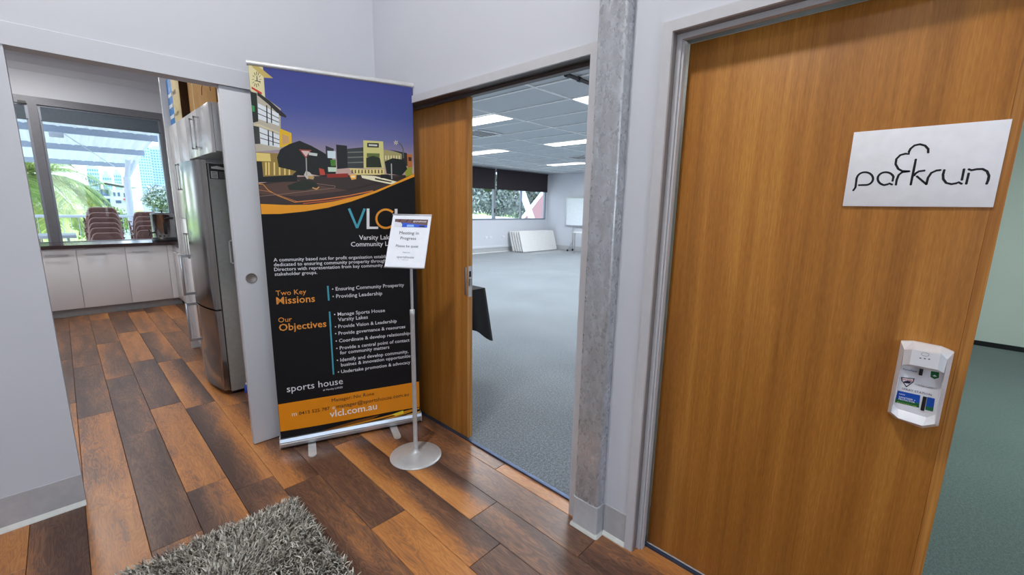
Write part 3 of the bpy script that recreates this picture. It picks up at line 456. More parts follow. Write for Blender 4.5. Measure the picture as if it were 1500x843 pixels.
# ================================================================ THE SETTING
WX = 1.54        # hall face of the wall with the two timber doors
WB = 1.68        # its far face
KY = 2.752       # hall face of the wall with the kitchen opening
KYB = 2.85
HC = 4.2         # hall ceiling
MC = 2.685       # meeting room ceiling

def ceiling_lamp(name, x, y, z, size, power, label, color=(1, 0.985, 0.965)):
    r = thing(name, (x, y, z), 0, label, 'light')
    MB().lathe((x, y, z), [(size * 0.5 + 0.03, 0), (size * 0.5 + 0.03, -0.012), (size * 0.5, -0.015), (size * 0.5, -0.004)], 28).build('trim_ring', 'white_trim', r)
    MB().lathe((x, y, z), [(0.0, -0.006), (size * 0.5, -0.006)], 28).build('diffuser', 'light_panel', r)
    ld = bpy.data.lights.new(name, 'AREA'); ld.shape = 'DISK'; ld.size = size; ld.energy = power; ld.color = color
    lo = bpy.data.objects.new('lamp', ld); COL.objects.link(lo); lo.parent = r; lo.location = (0, 0, -0.03)
    return r

# --- floors
fl = MB().box(-3.5, WX + 0.065, -3.0, 8.2, -0.15, -0.013).build('floor', 'slot'); structure(fl)
seams = [-0.085 + 0.1785 * k for k in range(-10, 10)]
BL = 1.26
known = {0: 2.67, 1: 2.155, 2: 2.515, 3: 2.36, 4: 2.2, 5: 1.63, 6: 1.155, 7: 1.36, 8: 0.87, 9: 1.56, -1: 1.75, -2: 2.4}
# (column, index of board from its known joint): (tone, which side is pale)
tones = {(0, -1): (.66, .5), (0, 0): (.60, .55), (0, 1): (.30, .6), (0, 2): (.34, .5), (0, 3): (.4, .5),
         (1, -1): (.46, .5), (1, 0): (.24, .5), (1, 1): (.30, .55), (1, 2): (.42, .35), (1, 3): (.4, .6),
         (2, -1): (.33, .9), (2, 0): (.66, .5), (2, 1): (.27, .4), (2, 2): (.64, .5), (2, 3): (.3, .5),
         (3, -1): (.36, .7), (3, 0): (.36, .95), (3, 1): (.46, .1), (3, 2): (.46, .8), (3, 3): (.6, .5),
         (4, -1): (.30, .6), (4, 0): (.45, .15), (4, 1): (.55, .3), (4, 2): (.4, .5), (4, 3): (.55, .5),
         (5, -1): (.68, .55), (5, 0): (.28, .5), (5, 1): (.4, .6), (6, -1): (.22, .5), (6, -2): (.5, .6), (6, 0): (.44, .08), (6, 1): (.3, .5),
         (7, -1): (.28, .45), (7, 0): (.48, .05), (7, 1): (.3, .5), (8, -1): (.34, .7), (8, 0): (.36, .62), (8, 1): (.3, .5),
         (9, -1): (.62, .5), (9, 0): (.40, .5), (-1, -1): (.34, .5), (-1, 0): (.26, .35), (-1, 1): (.6, .5), (-2, -1): (.6, .5), (-2, 0): (.66, .5), (-2, 1): (.4, .5)}
def board_mesh(wd, ln):
    mb = MB(); g = 0.0008; c = 0.0016; hw = wd / 2 - g; hl = ln / 2 - g
    t = [(-hw + c, -hl + c, 0), (hw - c, -hl + c, 0), (hw - c, hl - c, 0), (-hw + c, hl - c, 0)]
    e = [(-hw, -hl, -c), (hw, -hl, -c), (hw, hl, -c), (-hw, hl, -c)]
    b = [(x, y, -0.013) for x, y, z in e]
    mb.add(t + e + b, [(0, 1, 2, 3)] + [(4 + i, 4 + (i + 1) % 4, (i + 1) % 4, i) for i in range(4)] + [(8 + i, 8 + (i + 1) % 4, 4 + (i + 1) % 4, 4 + i) for i in range(4)])
    me = bpy.data.meshes.new('floorboard'); me.from_pydata(mb.v, [], mb.f); me.materials.append(M['floorboard']); return me
bmesh_cache = {}
rb = random.Random(3)
for k in range(-9, 10):
    y0 = known.get(k, rb.uniform(0, BL) + 1.0)
    wd = 0.1785 if k < 9 else 0.0835
    x = -0.085 + 0.1785 * k + wd / 2
    for j in range(-4, 6):
        yc = y0 + (j + 0.5) * BL
        ya, yb_ = max(yc - BL / 2, -2.9), min(yc + BL / 2, 7.95)
        if yb_ - ya < 0.05: continue
        yc = (ya + yb_) / 2; key = (k < 9, round(yb_ - ya, 3))
        if key not in bmesh_cache: bmesh_cache[key] = board_mesh(wd, yb_ - ya)
        o = bpy.data.objects.new('floorboard', bmesh_cache[key]); COL.objects.link(o)
        o.parent = fl; o.location = (x, yc, 0)
        t = tones.get((k, j), (rb.choice((.28, .32, .4, .5, .62)), rb.uniform(.3, .7)))
        o.color = (t[0], t[1], 0, 1)
cb = MB().box(WX + 0.09, 12.417, 0.85, 10.159, -0.15, 0.0).build('floor', 'carpet_blue'); structure(cb)
cg = MB().box(WX + 0.09, 7.1, -4.0, 0.80, -0.15, 0.0).build('floor', 'carpet_green'); structure(cg)
for i, (a, b) in enumerate(((1.055, 2.70), (-0.95, 0.72))):
    MBt = MB().box(WX + 0.066, WX + 0.089, a, b, -0.02, 0.006, bev=0.002)
    MBt.box(WX + 0.064, WX + 0.070, a, b, -0.02, 0.009)
    structure(MBt.build('trim_%d' % (i + 1), 'thresh'))

# --- wall with the two timber doors
mb = MB()
Z0 = -0.012
mb.box(WX, WB, -3.0, -0.95, Z0, HC); mb.box(WX, WB, -0.95, 0.757, 2.085, HC)
mb.box(WX, WB, 0.757, 1.055, Z0, HC); mb.box(WX, WB, 1.055, 2.70, 2.09, HC); mb.box(WX, WB, 2.70, 8.15, Z0, HC)
mb.box(WX, WB, 8.15, 10.16, Z0, HC)
structure(mb.build('wall_right', 'wall'))
# frame of opening 1 (meeting room)
t = MB()
t.box(WX - 0.012, WX, 1.002, 2.70, 2.052, 2.092); t.box(WX - 0.012, WX, 1.002, 1.055, 0, 2.052)
t.box(WX - 0.012, WX + 0.01, 2.70, 2.735, 0, 2.092)
structure(t.build('trim_3', 'frame_grey'))
t = MB()
t.box(WX, WX + 0.06, 1.056, 2.699, 2.052, 2.089); t.box(WX + 0.06, WX + 0.075, 1.056, 2.699, 2.036, 2.089); t.box(WX + 0.075, WB, 1.056, 2.699, 2.052, 2.089)
t.box(WX, WB, 1.0555, 1.062, 0, 2.05)
structure(t.build('trim_4', 'frame_dark'))
# frame of opening 2
t = MB()
t.box(WX - 0.012, WX, -1.0, 0.757, 2.053, 2.088); t.box(WX - 0.012, WX, 0.722, 0.757, 0, 2.053); t.box(WX - 0.012, WX, -1.0, -0.95, 0, 2.053)
structure(t.build('trim_5', 'frame_grey'))
t = MB()
t.box(WX, WB, 0.722, 0.756, 0, 2.053); t.box(WX, WB, -0.95, 0.722, 2.053, 2.084)
structure(t.build('trim_6', 'frame_taupe'))
t = MB()
t.box(WX + 0.026, WX + 0.05, 0.704, 0.721, 0, 2.034); t.box(WX + 0.026, WX + 0.05, -0.945, 0.721, 2.034, 2.052)
t.box(WX + 0.034, WX + 0.058, 0.696, 0.703, 0, 2.03)
structure(t.build('trim_7', 'frame_grey'))

# sliding timber leaves
def leaf(n_, x0, x1, y0, y1, z0, z1, edge_y, label):
    r = thing('door_%d' % n_, ((x0 + x1) / 2, (y0 + y1) / 2, z0), 0, label, None, None, 'structure')
    MB().box(x0, x1, y0, y1, z0, z1, bev=0.0015).build('door_leaf', 'veneer', r)
    return r
d1 = leaf(1, 1.62, 1.658, 1.919, 2.695, 0.008, 2.045, 1.915, 'timber veneer sliding door behind the pull up banner, drawn half open')
MB().box(1.6195, 1.6585, 1.914, 1.919, 0.008, 2.045).build('edge_lipping', 'lipping', d1)
MB().box(1.6155, 1.62, 1.92, 1.935, 0.93, 1.10, bev=0.001).build('lock_plate', 'alu', d1)
lk = MB().box(1.628, 1.652, 1.9125, 1.914, 0.92, 1.105)
lk.build('strike_plate', 'alu', d1)
MB().box(1.632, 1.648, 1.905, 1.9125, 0.985, 1.03).build('latch', 'steel', d1)
MB().box(1.632, 1.648, 1.9120, 1.9126, 1.04, 1.075).build('latch_slot', 'slot', d1)
MB().tube([(1.640, 1.99, 2.045), (1.640, 1.99, 2.058)], 0.004, 8).build('hanger_bolt', 'alu', d1)
d2 = leaf(2, 1.618, 1.656, -0.108, 0.695, 0.014, 2.03, -0.13, 'timber veneer sliding door with white sign, nearest the camera')
MB().box(1.6175, 1.6565, -0.130, -0.108, 0.014, 2.03).build('edge_lipping', 'lipping', d2)
MB().box(1.6165, 1.657, -0.13, 0.696, 0.009, 0.014).build('bottom_seal', 'frame_grey', d2)

# galvanised column beside the doorway
c_ = thing('steel_column', (1.513, 0.939, 0), 0, 'galvanised square steel column standing between the two timber doorways', 'column')
px0, px1, py0, py1 = 1.486, 1.5385, 0.877, 1.001
pl_ = []
R_ = 0.012
for cx, cy, a0 in ((px0 + R_, py0 + R_, 180), (px0 + R_, py1 - R_, 90)):
    seg = [(cx + R_ * math.cos(math.radians(a)), cy + R_ * math.sin(math.radians(a))) for a in (range(270, 179, -18) if a0 == 180 else range(180, 89, -18))]
    pl_ += seg
poly = [(px1, py0)] + pl_ + [(px1, py1)]
mb = MB(); n_ = len(poly)
mb.add([(x, y, 0.012) for x, y in poly] + [(x, y, HC - 0.002) for x, y in poly], [(i, (i + 1) % n_, n_ + (i + 1) % n_, n_ + i) for i in range(n_)] + [tuple(range(n_)), tuple(range(n_, 2 * n_))[::-1]], 0, False)
mb.build('post', 'galv', c_)
def ring(off, z): 
    o = []
    for x, y in poly:
        cx, cy = (px0 + px1) / 2 + 0.03, (py0 + py1) / 2
        o.append((x + (-off if x < px1 - 0.001 else 0), y + (off if y > cy else -off), z))
    return o
def sleeve(offs, name, m, par):
    mb = MB(); rings = [ring(o_, z) for o_, z in offs]; v = [p for r in rings for p in r]
    f = [(i * n_ + k, i * n_ + k + 1, (i + 1) * n_ + k + 1, (i + 1) * n_ + k) for i in range(len(rings) - 1) for k in range(n_ - 1)]
    mb.add(v, f, 0, True); mb.build(name, m, par)
sleeve([(0.004, 0.148), (0.004, 0.02), (0.006, 0.016)], 'skirting_wrap', 'cove', c_)
sleeve([(0.0055, 0.017), (0.012, 0.006), (0.013, 0.0005)], 'skirting_foot', 'cove_foot', c_)
def cap_top():
    mb = MB(); a = ring(0.004, 0.148); b = ring(-0.0005, 0.149)
    mb.add(a + b, [(k, k + 1, n_ + k + 1, n_ + k) for k in range(n_ - 1)]); mb.build('skirting_edge', 'cove', c_)
cap_top()

# skirting
def skirt_y(name, x, y0, y1, s=-1, h=0.15):
    o = MB().prism([(x, 0.0005), (x + s * 0.008, 0.0005), (x + s * 0.004, 0.02), (x + s * 0.004, h), (x, h)], 'y', y0, y1).build(name, 'cove'); structure(o)
    MB().prism([(x, 0.0003), (x + s * 0.016, 0.0003), (x + s * 0.015, 0.005), (x + s * 0.0055, 0.018), (x, 0.018)], 'y', y0, y1).build('skirting_foot', 'cove_foot', o)
def skirt_x(name, y, x0, x1, s=-1, h=0.157):
    def fix(p): return [(a, b) for a, b in p]
    o = MB().prism([(y, 0.0005), (y + s * 0.008, 0.0005), (y + s * 0.004, 0.02), (y + s * 0.004, h), (y, h)], 'x', x0, x1).build(name, 'cove'); structure(o)
    MB().prism([(y, 0.0003), (y + s * 0.018, 0.0003), (y + s * 0.016, 0.006), (y + s * 0.0055, 0.022), (y, 0.022)], 'x', x0, x1).build('skirting_foot', 'cove_foot', o)
skirt_y('baseboard_right', WX, 0.7572, 0.868)
skirt_y('baseboard_right', WX, -3.0, -1.0)
skirt_x('baseboard_back', KY, -3.5, -0.08)

# --- wall with the kitchen opening
mb = MB(); mb.box(-3.5, -0.08, KY, KYB, Z0, HC); mb.box(-0.08, WX, KY, KYB, 2.053, HC)
structure(mb.build('wall_back', 'wall'))
structure(MB().prism([(KY - 0.0005, 2.141), (KY - 0.006, 2.138), (KY - 0.006, 2.0515), (KY + 0.02, 2.0515), (KY + 0.02, 2.141)], 'x', -3.5, WX - 0.013).build('trim_8', 'wall'))
structure(MB().box(-3.5, WX - 0.013, KY + 0.02, KY + 0.024, 2.0525, 2.0535).build('trim_9', 'slot'))
structure(MB().box(-3.6, -3.5, -3.1, KYB, Z0, HC).build('wall_left', 'wall'))
mb = MB(); mb.box(-3.5, WB, -3.1, -3.0, Z0, 0.9); mb.box(-3.5, WB, -3.1, -3.0, 2.6, HC); mb.box(-3.5, -2.9, -3.1, -3.0, 0.9, 2.6); mb.box(0.7, WB, -3.1, -3.0, 0.9, 2.6)
structure(mb.build('wall_front', 'wall'))
wf = thing('window_3', (-1.1, -3.05, 0.9), 0, 'wide window in the wall behind the camera', None, None, 'structure')  # opening added so daylight fills the hall from behind the camera
q = MB(); q.box(-2.9, 0.7, -3.08, -3.02, 0.9, 0.96); q.box(-2.9, 0.7, -3.08, -3.02, 2.54, 2.6)
for x in (-2.9, -1.13, 0.64): q.box(x, x + 0.06, -3.08, -3.02, 0.96, 2.54)
q.build('window_frame', 'mtg_frame', wf)
for a, b in ((-2.84, -1.13), (-1.07, 0.64)): MB().box(a, b, -3.052, -3.047, 0.96, 2.54).build('pane', 'glass', wf)
structure(MB().box(-3.6, WB, -3.1, 10.16, HC, HC + 0.1).build('ceiling', 'wall'))
# white sliding door of the kitchen
d3 = thing('door_3', (1.07, KY + 0.025, 0.01), 0, 'white painted sliding door slid behind the banner, with a round flush pull', None, None, 'structure')
MB().box(0.649, 1.50, KY + 0.008, KY + 0.045, 0.006, 2.051, bev=0.002).build('door_leaf', 'white_trim', d3)
def disc_y(cx, y, cz, prof, seg=28):
    mb = MB(); vs = []
    for r, dy in prof:
        for k in range(seg):
            a = 2 * PI * k / seg; vs.append((cx + r * math.cos(a), y + dy, cz + r * math.sin(a)))
    mb.add(vs, [(i * seg + k, i * seg + (k + 1) % seg, (i + 1) * seg + (k + 1) % seg, (i + 1) * seg + k) for i in range(len(prof) - 1) for k in range(seg)], 0, True)
    return mb
disc_y(0.716, KY + 0.008, 1.023, [(0.0295, 0), (0.0295, -0.003), (0.026, -0.0035), (0.024, -0.0015), (0.0, -0.001)]).build('flush_pull', 'frame_taupe', d3)

# hall lamps
ceiling_lamp('downlight', 0.0, 1.15, HC, 0.3, LAMP_HALL, 'round ceiling downlight over the middle of the hall')
ceiling_lamp('downlight', -1.5, -0.3, HC, 0.5, LAMP_HALL_FILL, 'round ceiling downlight over the left part of the hall')  # unseen lamp, added as soft fill for the hall
ceiling_lamp('downlight', 0.3, -1.9, HC, 0.5, LAMP_HALL_FILL, 'round ceiling downlight at the rear of the hall')  # second added fill lamp, out of view behind the camera

# --- kitchen shell
KW = 8.15
mb = MB(); mb.box(-2.3, WX, KW, KW + 0.14, Z0, 0.88); mb.box(-2.3, WX, KW, KW + 0.14, 2.69, HC); mb.box(1.225, WX, KW, KW + 0.14, 0.88, 2.69); mb.box(-2.3, -1.9, KW, KW + 0.14, 0.88, 2.69)
structure(mb.build('wall_kitchen', 'wall'))
structure(MB().box(-2.4, -2.3, KYB, KW + 0.14, Z0, HC).build('wall_side', 'wall'))
structure(MB().box(-2.3, WX, KYB, KW, 3.16, 3.2).build('ceiling', 'wall'))
structure(MB().prism([(KW, 2.985), (KW - 0.012, 2.985), (KW - 0.05, 3.06), (KW - 0.13, 3.12), (KW - 0.16, 3.16), (KW, 3.16)], 'x', -2.3, WX).build('trim_10', 'wall'))
ceiling_lamp('kitchen_downlight', -0.9, 4.6, 3.16, 0.4, LAMP_KITCHEN, 'round ceiling downlight in the nearer half of the kitchen')  # unseen lamp added to brighten the kitchen
ceiling_lamp('kitchen_downlight', -0.2, 6.9, 3.16, 0.4, LAMP_KITCHEN, 'round ceiling downlight close to the kitchen window')  # another added lamp, brightens the wall above the window

wn = thing('window_1', (-0.3, KW, 0.88), 0, 'grey framed kitchen window above the dark worktop', None, None, 'structure')
fr = MB(); y0, y1 = KW - 0.012, KW + 0.07
fr.box(-1.9, 1.225, y0, y1, 2.60, 2.69); fr.box(-1.9, 1.225, y0, y1, 0.875, 0.905); fr.box(1.15, 1.225, y0, y1, 0.905, 2.60); fr.box(-1.9, -1.83, y0, y1, 0.905, 2.60)
fr.box(-0.125, -0.045, y0, y1, 0.905, 2.60)
fr.build('window_frame', 'window_frame', wn)
fr2 = MB(); fr2.box(-0.045, -0.02, KW + 0.02, y1, 0.905, 2.60); fr2.box(1.125, 1.15, KW + 0.02, y1, 0.905, 2.60); fr2.box(-0.15, -0.125, KW + 0.02, y1, 0.905, 2.60); fr2.build('sash_frame', 'mtg_frame', wn)
MB().box(-0.02, 1.125, KW + 0.045, KW + 0.05, 0.905, 2.60).build('pane', 'glass', wn)
MB().box(-1.83, -0.15, KW + 0.045, KW + 0.05, 0.905, 2.60).build('pane', 'glass', wn)
MB().box(-0.20, -0.13, KW - 0.02, KW - 0.008, 2.595, 2.625).build('track_cap', 'black', wn)
for a, b, lb in ((-0.03, 1.145, 'grey roller blind drawn a little way down the wide kitchen pane'), (-1.82, -0.135, 'grey roller blind at the top of the left kitchen pane')):
    r = thing('roller_blind', ((a + b) / 2, KW + 0.03, 2.42), 0, lb, 'blind')
    MB().box(a, b, KW + 0.022, KW + 0.025, 2.425, 2.585).build('fabric', 'blind_grey', r)
    MB().box(a, b, KW + 0.018, KW + 0.032, 2.41, 2.426, bev=0.003).build('bottom_rail', 'blind_grey', r)
    MB().box(a, b, KW + 0.014, KW + 0.04, 2.582, 2.598).build('head_rail', 'mtg_frame', r)

# --- meeting room shell
mb = MB(); WY = 10.159
mb.box(WB, 12.56, WY, WY + 0.14, Z0, 1.05); mb.box(WB, 12.56, WY, WY + 0.14, 2.62, 2.9); mb.box(WB, 2.2, WY, WY + 0.14, 1.05, 2.62); mb.box(12.33, 12.56, WY, WY + 0.14, 1.05, 2.62)
structure(mb.build('wall_window', 'wall'))
structure(MB().box(12.417, 12.56, 0.85, WY, Z0, 2.9).build('wall_far', 'wall'))
structure(MB().box(WB, 12.56, 0.80, 0.85, Z0, 2.9).build('wall_partition', 'wall'))
structure(MB().box(7.1, 7.2, -4.1, 0.80, Z0, 2.9).build('wall_store', 'wall_mint'))
structure(MB().box(WB, 7.2, -4.1, -4.0, Z0, 2.9).build('wall_store', 'wall_mint'))
structure(MB().box(7.085, 7.1, -4.0, 0.8, 0, 0.055).build('baseboard_store', 'black'))
structure(MB().box(WB, 7.2, -4.1, 0.80, MC, MC + 0.05).build('ceiling', 'tile'))
ceil = MB().box(WB, 12.56, 0.85, WY, MC + 0.03, MC + 0.06).build('ceiling', 'slot'); structure(ceil)
TX0, TY0, PX, PY = 3.57 - 0.625 * 4, 3.14 - 1.255 * 2, 0.625, 1.255
xs = [WB] + [TX0 + PX * i for i in range(0, 20) if WB + 0.03 < TX0 + PX * i < 12.38] + [12.417]
ys = [0.85] + [TY0 + PY * i for i in range(0, 12) if 0.88 < TY0 + PY * i < 10.12] + [WY]
lights = []
for cx in (4.195, 6.695, 9.195 + 0.625):
    for j in (1, 3, 5): lights.append((cx, TY0 + PY * j + (0 if j > 1 else 0)))
LT = [(4.195, 1.885), (4.195, 4.395), (4.195, 6.905), (6.695 + 0.0, 1.885), (6.695, 4.395), (6.695, 6.905), (9.82, 1.885), (9.82, 4.395), (9.82, 6.905)]
grid = MB()
for x in xs[1:-1]: grid.box(x - 0.016, x + 0.016, 0.85, WY, MC - 0.004, MC + 0.004)
for y in ys[1:-1]: grid.box(WB, 12.417, y - 0.016, y + 0.016, MC - 0.0035, MC + 0.004)
g_ = grid.build('grid_bars', 'tbar', ceil)
tm = {}
for i in range(len(xs) - 1):
    for j in range(len(ys) - 1):
        wdt = round(xs[i + 1] - xs[i] - 0.024, 4); ln = round(ys[j + 1] - ys[j] - 0.024, 4)
        if wdt < 0.05 or ln < 0.05: continue
        if any(abs(xs[i] - a) < 0.02 and abs(ys[j] - b) < 0.02 for a, b in LT): continue
        if (wdt, ln) not in tm:
            q = MB().box(-wdt / 2, wdt / 2, -ln / 2, ln / 2, 0.003, 0.015); me = bpy.data.meshes.new('ceiling_tile'); me.from_pydata(q.v, [], q.f); me.materials.append(M['tile']); tm[(wdt, ln)] = me
        o = bpy.data.objects.new('ceiling_tile', tm[(wdt, ln)]); COL.objects.link(o); o.parent = ceil
        o.location = ((xs[i] + xs[i + 1]) / 2, (ys[j] + ys[j + 1]) / 2, MC + 0.002 + random.uniform(0, 0.002))
where = ['near the doorway wall', 'in the middle run', 'in the run towards the whiteboard']
whr2 = ['closest to the store room', 'midway along the room', 'closest to the windows']
for i, (a, b) in enumerate(LT):
    r = thing('troffer_light', (a + PX / 2, b + PY / 2, MC), 0, 'lit rectangular ceiling light %s, %s' % (where[i // 3], whr2[i % 3]), 'ceiling light', 'rectangular ceiling lights of the meeting room')
    MB().box(a + 0.013, a + 0.40, b + 0.013, b + PY - 0.013, MC + 0.002, MC + 0.02).build('diffuser', 'light_panel', r)
    MB().box(a + 0.40, a + PX - 0.013, b + 0.013, b + PY - 0.013, MC + 0.003, MC + 0.02).build('infill_tile', 'tile', r)
    ld = bpy.data.lights.new('troffer_lamp', 'AREA'); ld.shape = 'RECTANGLE'; ld.size = 0.37; ld.size_y = 1.2; ld.energy = LAMP_MEETING; ld.color = (0.88, 0.95, 1.0)
    lo = bpy.data.objects.new('lamp', ld); COL.objects.link(lo); lo.parent = r; lo.location = (0.205 - PX / 2, 0, -0.02)
for (a, b, lb) in ((5.1, 5.7, 'ceiling air vent with dark slots beside the first lit panels'), (8.9, 6.3, 'ceiling air vent with dark slots further into the meeting room')):
    r = thing('ceiling_vent', (a, b, MC), 0, lb, 'vent')
    q = MB(); q.box(a - 0.28, a + 0.28, b - 0.28, b - 0.25, MC - 0.012, MC - 0.004); q.box(a - 0.28, a + 0.28, b + 0.25, b + 0.28, MC - 0.012, MC - 0.004); q.box(a - 0.28, a - 0.25, b - 0.28, b + 0.28, MC - 0.012, MC - 0.004); q.box(a + 0.25, a + 0.28, b - 0.28, b + 0.28, MC - 0.012, MC - 0.004)
    q.build('frame', 'tbar', r)
    MB().box(a - 0.25, a + 0.25, b - 0.25, b + 0.25, MC - 0.006, MC - 0.004).build('backing', 'slot', r)
    for k in range(5):
        y = b - 0.2 + k * 0.1; MB().box(a - 0.25, a + 0.25, y - 0.02, y + 0.02, MC - 0.011, MC - 0.008).build('blade', 'frame_grey', r)
r = thing('ceiling_rail', (4.2, 2.58, MC - 0.03), 0, 'black rail fixed under the meeting room ceiling just inside the doorway', 'rail')
MB().tube([(3.36, 2.58, MC - 0.024), (5.4, 2.56, MC - 0.024)], 0.018, 12).build('tube', 'pipe_black', r)
for x in (3.36, 3.55, 4.5, 5.38): MB().tube([(x, 2.58 - (x - 3.36) * 0.01, MC - 0.024), (x + 0.04, 2.58 - (x - 3.36) * 0.01, MC - 0.024)], 0.024, 12).build('coupling', 'pipe_black', r)

wm = thing('window_2', (7.2, WY, 1.05), 0, 'long silver framed window in the meeting room under black blinds', None, None, 'structure')
fr = MB(); y0, y1 = WY + 0.0, WY + 0.08
fr.box(2.2, 12.33, y0, y1, 1.05, 1.10); fr.box(2.2, 12.33, y0, y1, 2.57, 2.62)
for x in (2.2, 12.27): fr.box(x, x + 0.06, y0, y1, 1.10, 2.57)
ms = [9.70 - 2.52 * k for k in range(0, 3)]
for x in ms: fr.box(x, x + 0.08, y0 - 0.01, y1, 1.10, 2.57)
fr.build('window_frame', 'mtg_frame', wm)
sf = MB()
for x in (11.0, 8.48, 5.96, 3.44): sf.box(x, x + 0.05, y0 + 0.01, y1 - 0.01, 1.10, 2.57)
sf.build('sash_frame', 'mtg_frame', wm)
edges = [2.26, 3.44, 4.66, 5.96, 7.18, 8.48, 9.70, 11.0, 12.27]
for a, b in zip(edges[:-1], edges[1:]): MB().box(a + (0.05 if a in (3.44, 5.96, 8.48, 11.0) else 0.08 if a > 2.3 else 0), b, y0 + 0.035, y0 + 0.04, 1.10, 2.57).build('pane', 'glass', wm)
for x in (9.715, 7.195): MB().box(x, x + 0.04, y0 - 0.035, y0 - 0.01, 1.29, 1.42, bev=0.006).build('window_catch', 'black', wm)
structure(MB().box(WB, 12.4, WY - 0.02, WY, 0.15, 0.225, bev=0.004).build('trim_11', 'white_trim'))
skirt_x('baseboard_window', WY, WB, 12.417, h=0.15)
structure(MB().box(12.405, 12.417, 0.85, WY - 0.03, 0, 0.16).build('baseboard_far', 'cove'))
for a, b, lb in ((9.79, 12.34, 'black roller blind half drawn over the far right meeting room panes'), (7.24, 9.70, 'black roller blind left of the sash post, beside the open sliding door'), (4.7, 7.14, 'black roller blind further left, behind the sliding door'), (2.2, 4.6, 'black roller blind at the left end of the meeting room window')):
    r = thing('roller_blind', ((a + b) / 2, WY - 0.05, 2.03), 0, lb, 'blind')
    MB().box(a, b, WY - 0.05, WY - 0.047, 2.045, 2.63).build('fabric', 'blind_black', r)
    MB().box(a, b, WY - 0.056, WY - 0.042, 2.025, 2.046, bev=0.003).build('bottom_rail', 'blind_black', r)
    MB().tube([(a, WY - 0.05, 2.64), (b, WY - 0.05, 2.64)], 0.022, 12).build('roller', 'blind_black', r)
for k, (x, lb) in enumerate(((9.38, 'double power outlet under the meeting room window, left one of three'), (9.57, 'double power outlet under the window, middle one of three'), (10.18, 'double power outlet beside the leaning table tops'))):
    r = thing('power_outlet', (x, WY - 0.005, 0.49), 0, lb, 'outlet', 'power outlets under the meeting room window')
    MB().box(x - 0.058, x + 0.058, WY - 0.009, WY, 0.455, 0.53, bev=0.002).build('plate', 'white_plastic', r)
    for s in (-0.025, 0.025): MB().box(x + s - 0.012, x + s + 0.012, WY - 0.0105, WY - 0.009, 0.475, 0.5).build('socket', 'frame_grey', r)
r = ceiling_lamp('store_light', 4.2, -1.2, MC, 0.6, LAMP_STORE, 'round ceiling light in the store room behind the near door', (0.9, 1.0, 0.93))  # unseen lamp added to light the store room

# ================================================================ PULL-UP BANNER
BO = Vector((0.750, 2.600, 0)); BE = Vector((1.535, 2.312, 0)); BR = (BE - BO).normalized(); BW = (BE - BO).length
BF = plane_frame(BO, BR, (0, 0, 1)); BN = Vector((BR.y, -BR.x, 0))
ba = thing('pull_up_banner', ((BO.x + BE.x) / 2, (BO.y + BE.y) / 2, 0), 0, 'tall black pull up banner with dusk street photograph and orange band', 'banner')
def bbox(u0, u1, v0, v1, n0, n1, name, mat, bev=0):
    q = MB().box(u0, u1, v0, v1, n0, n1, bev=bev); q.v = [tuple(BF @ Vector(p)) for p in q.v]; return q.build(name, mat, ba)
bbox(0, BW, 0.06, 2.15, -0.0012, 0, 'banner_film', 'banner_black')
def brail(poly, u0, u1, name, mat):
    q = MB().prism(poly, 'x', u0, u1); q.v = [tuple(BF @ Vector((p[0], p[2], -p[1]))) for p in q.v]; return q.build(name, mat, ba)
# profile in (depth behind, height)
def arcp(cx, cy, r, a0, a1, n_=8): return [(cx + r * math.cos(math.radians(a0 + (a1 - a0) * k / n_)), cy + r * math.sin(math.radians(a0 + (a1 - a0) * k / n_))) for k in range(n_ + 1)]
tb = MB().prism(arcp(0.006, 2.150, 0.014, 90, 270) + [(0.016, 2.138), (0.016, 2.164)], 'x', -0.006, BW + 0.006)
tb.v = [tuple(BF @ Vector((p[0], p[1 + 1], -p[1]))) for p in tb.v]; tb.smooth = [False] * len(tb.f)
tb.build('top_rail', 'satin_white_metal', ba)
bs = MB().prism([(-0.012, 0.012), (0.075, 0.012), (0.085, 0.03), (0.075, 0.055), (0.02, 0.072), (-0.010, 0.066), (-0.018, 0.048), (-0.014, 0.046), (-0.014, 0.042), (-0.020, 0.038), (-0.020, 0.020)], 'x', -0.004, BW + 0.004)
bs.v = [tuple(BF @ Vector((p[0], p[2], -p[1]))) for p in bs.v]
bs.build('base_cassette', 'alu', ba)
for u in (-0.007, BW + 0.004):
    q = MB().prism([(-0.021, 0.010), (0.078, 0.010), (0.088, 0.03), (0.078, 0.057), (0.02, 0.074), (-0.012, 0.068), (-0.021, 0.05)], 'x', u, u + 0.003)
    q.v = [tuple(BF @ Vector((p[0], p[2], -p[1]))) for p in q.v]; q.build('end_cap', 'frame_grey', ba)
for u in (0.165, 0.655):
    q = MB(); pts = [(u - 0.022, -0.10), (u + 0.022, -0.10)] + [(u + 0.022 * math.cos(a), 0.145 + 0.022 * math.sin(a)) for a in [PI * k / 10 for k in range(11)]] + [(u - 0.022, 0.145)]
    q.prism(pts, 'z', 0.001, 0.006); q.v = [tuple(BF @ Vector((p[0], p[2], p[1]))) for p in q.v]
    q.build('swivel_foot', 'satin_white_metal', ba)
    bbox(u - 0.012, u + 0.012, 0.006, 0.0115, -0.05, -0.02, 'foot_pivot', 'alu')
# support pole behind
MB().tube([tuple(BF @ Vector((BW / 2, 0.07, -0.03))), tuple(BF @ Vector((BW / 2, 2.13, -0.012)))], 0.006, 10).build('support_pole', 'alu', ba)
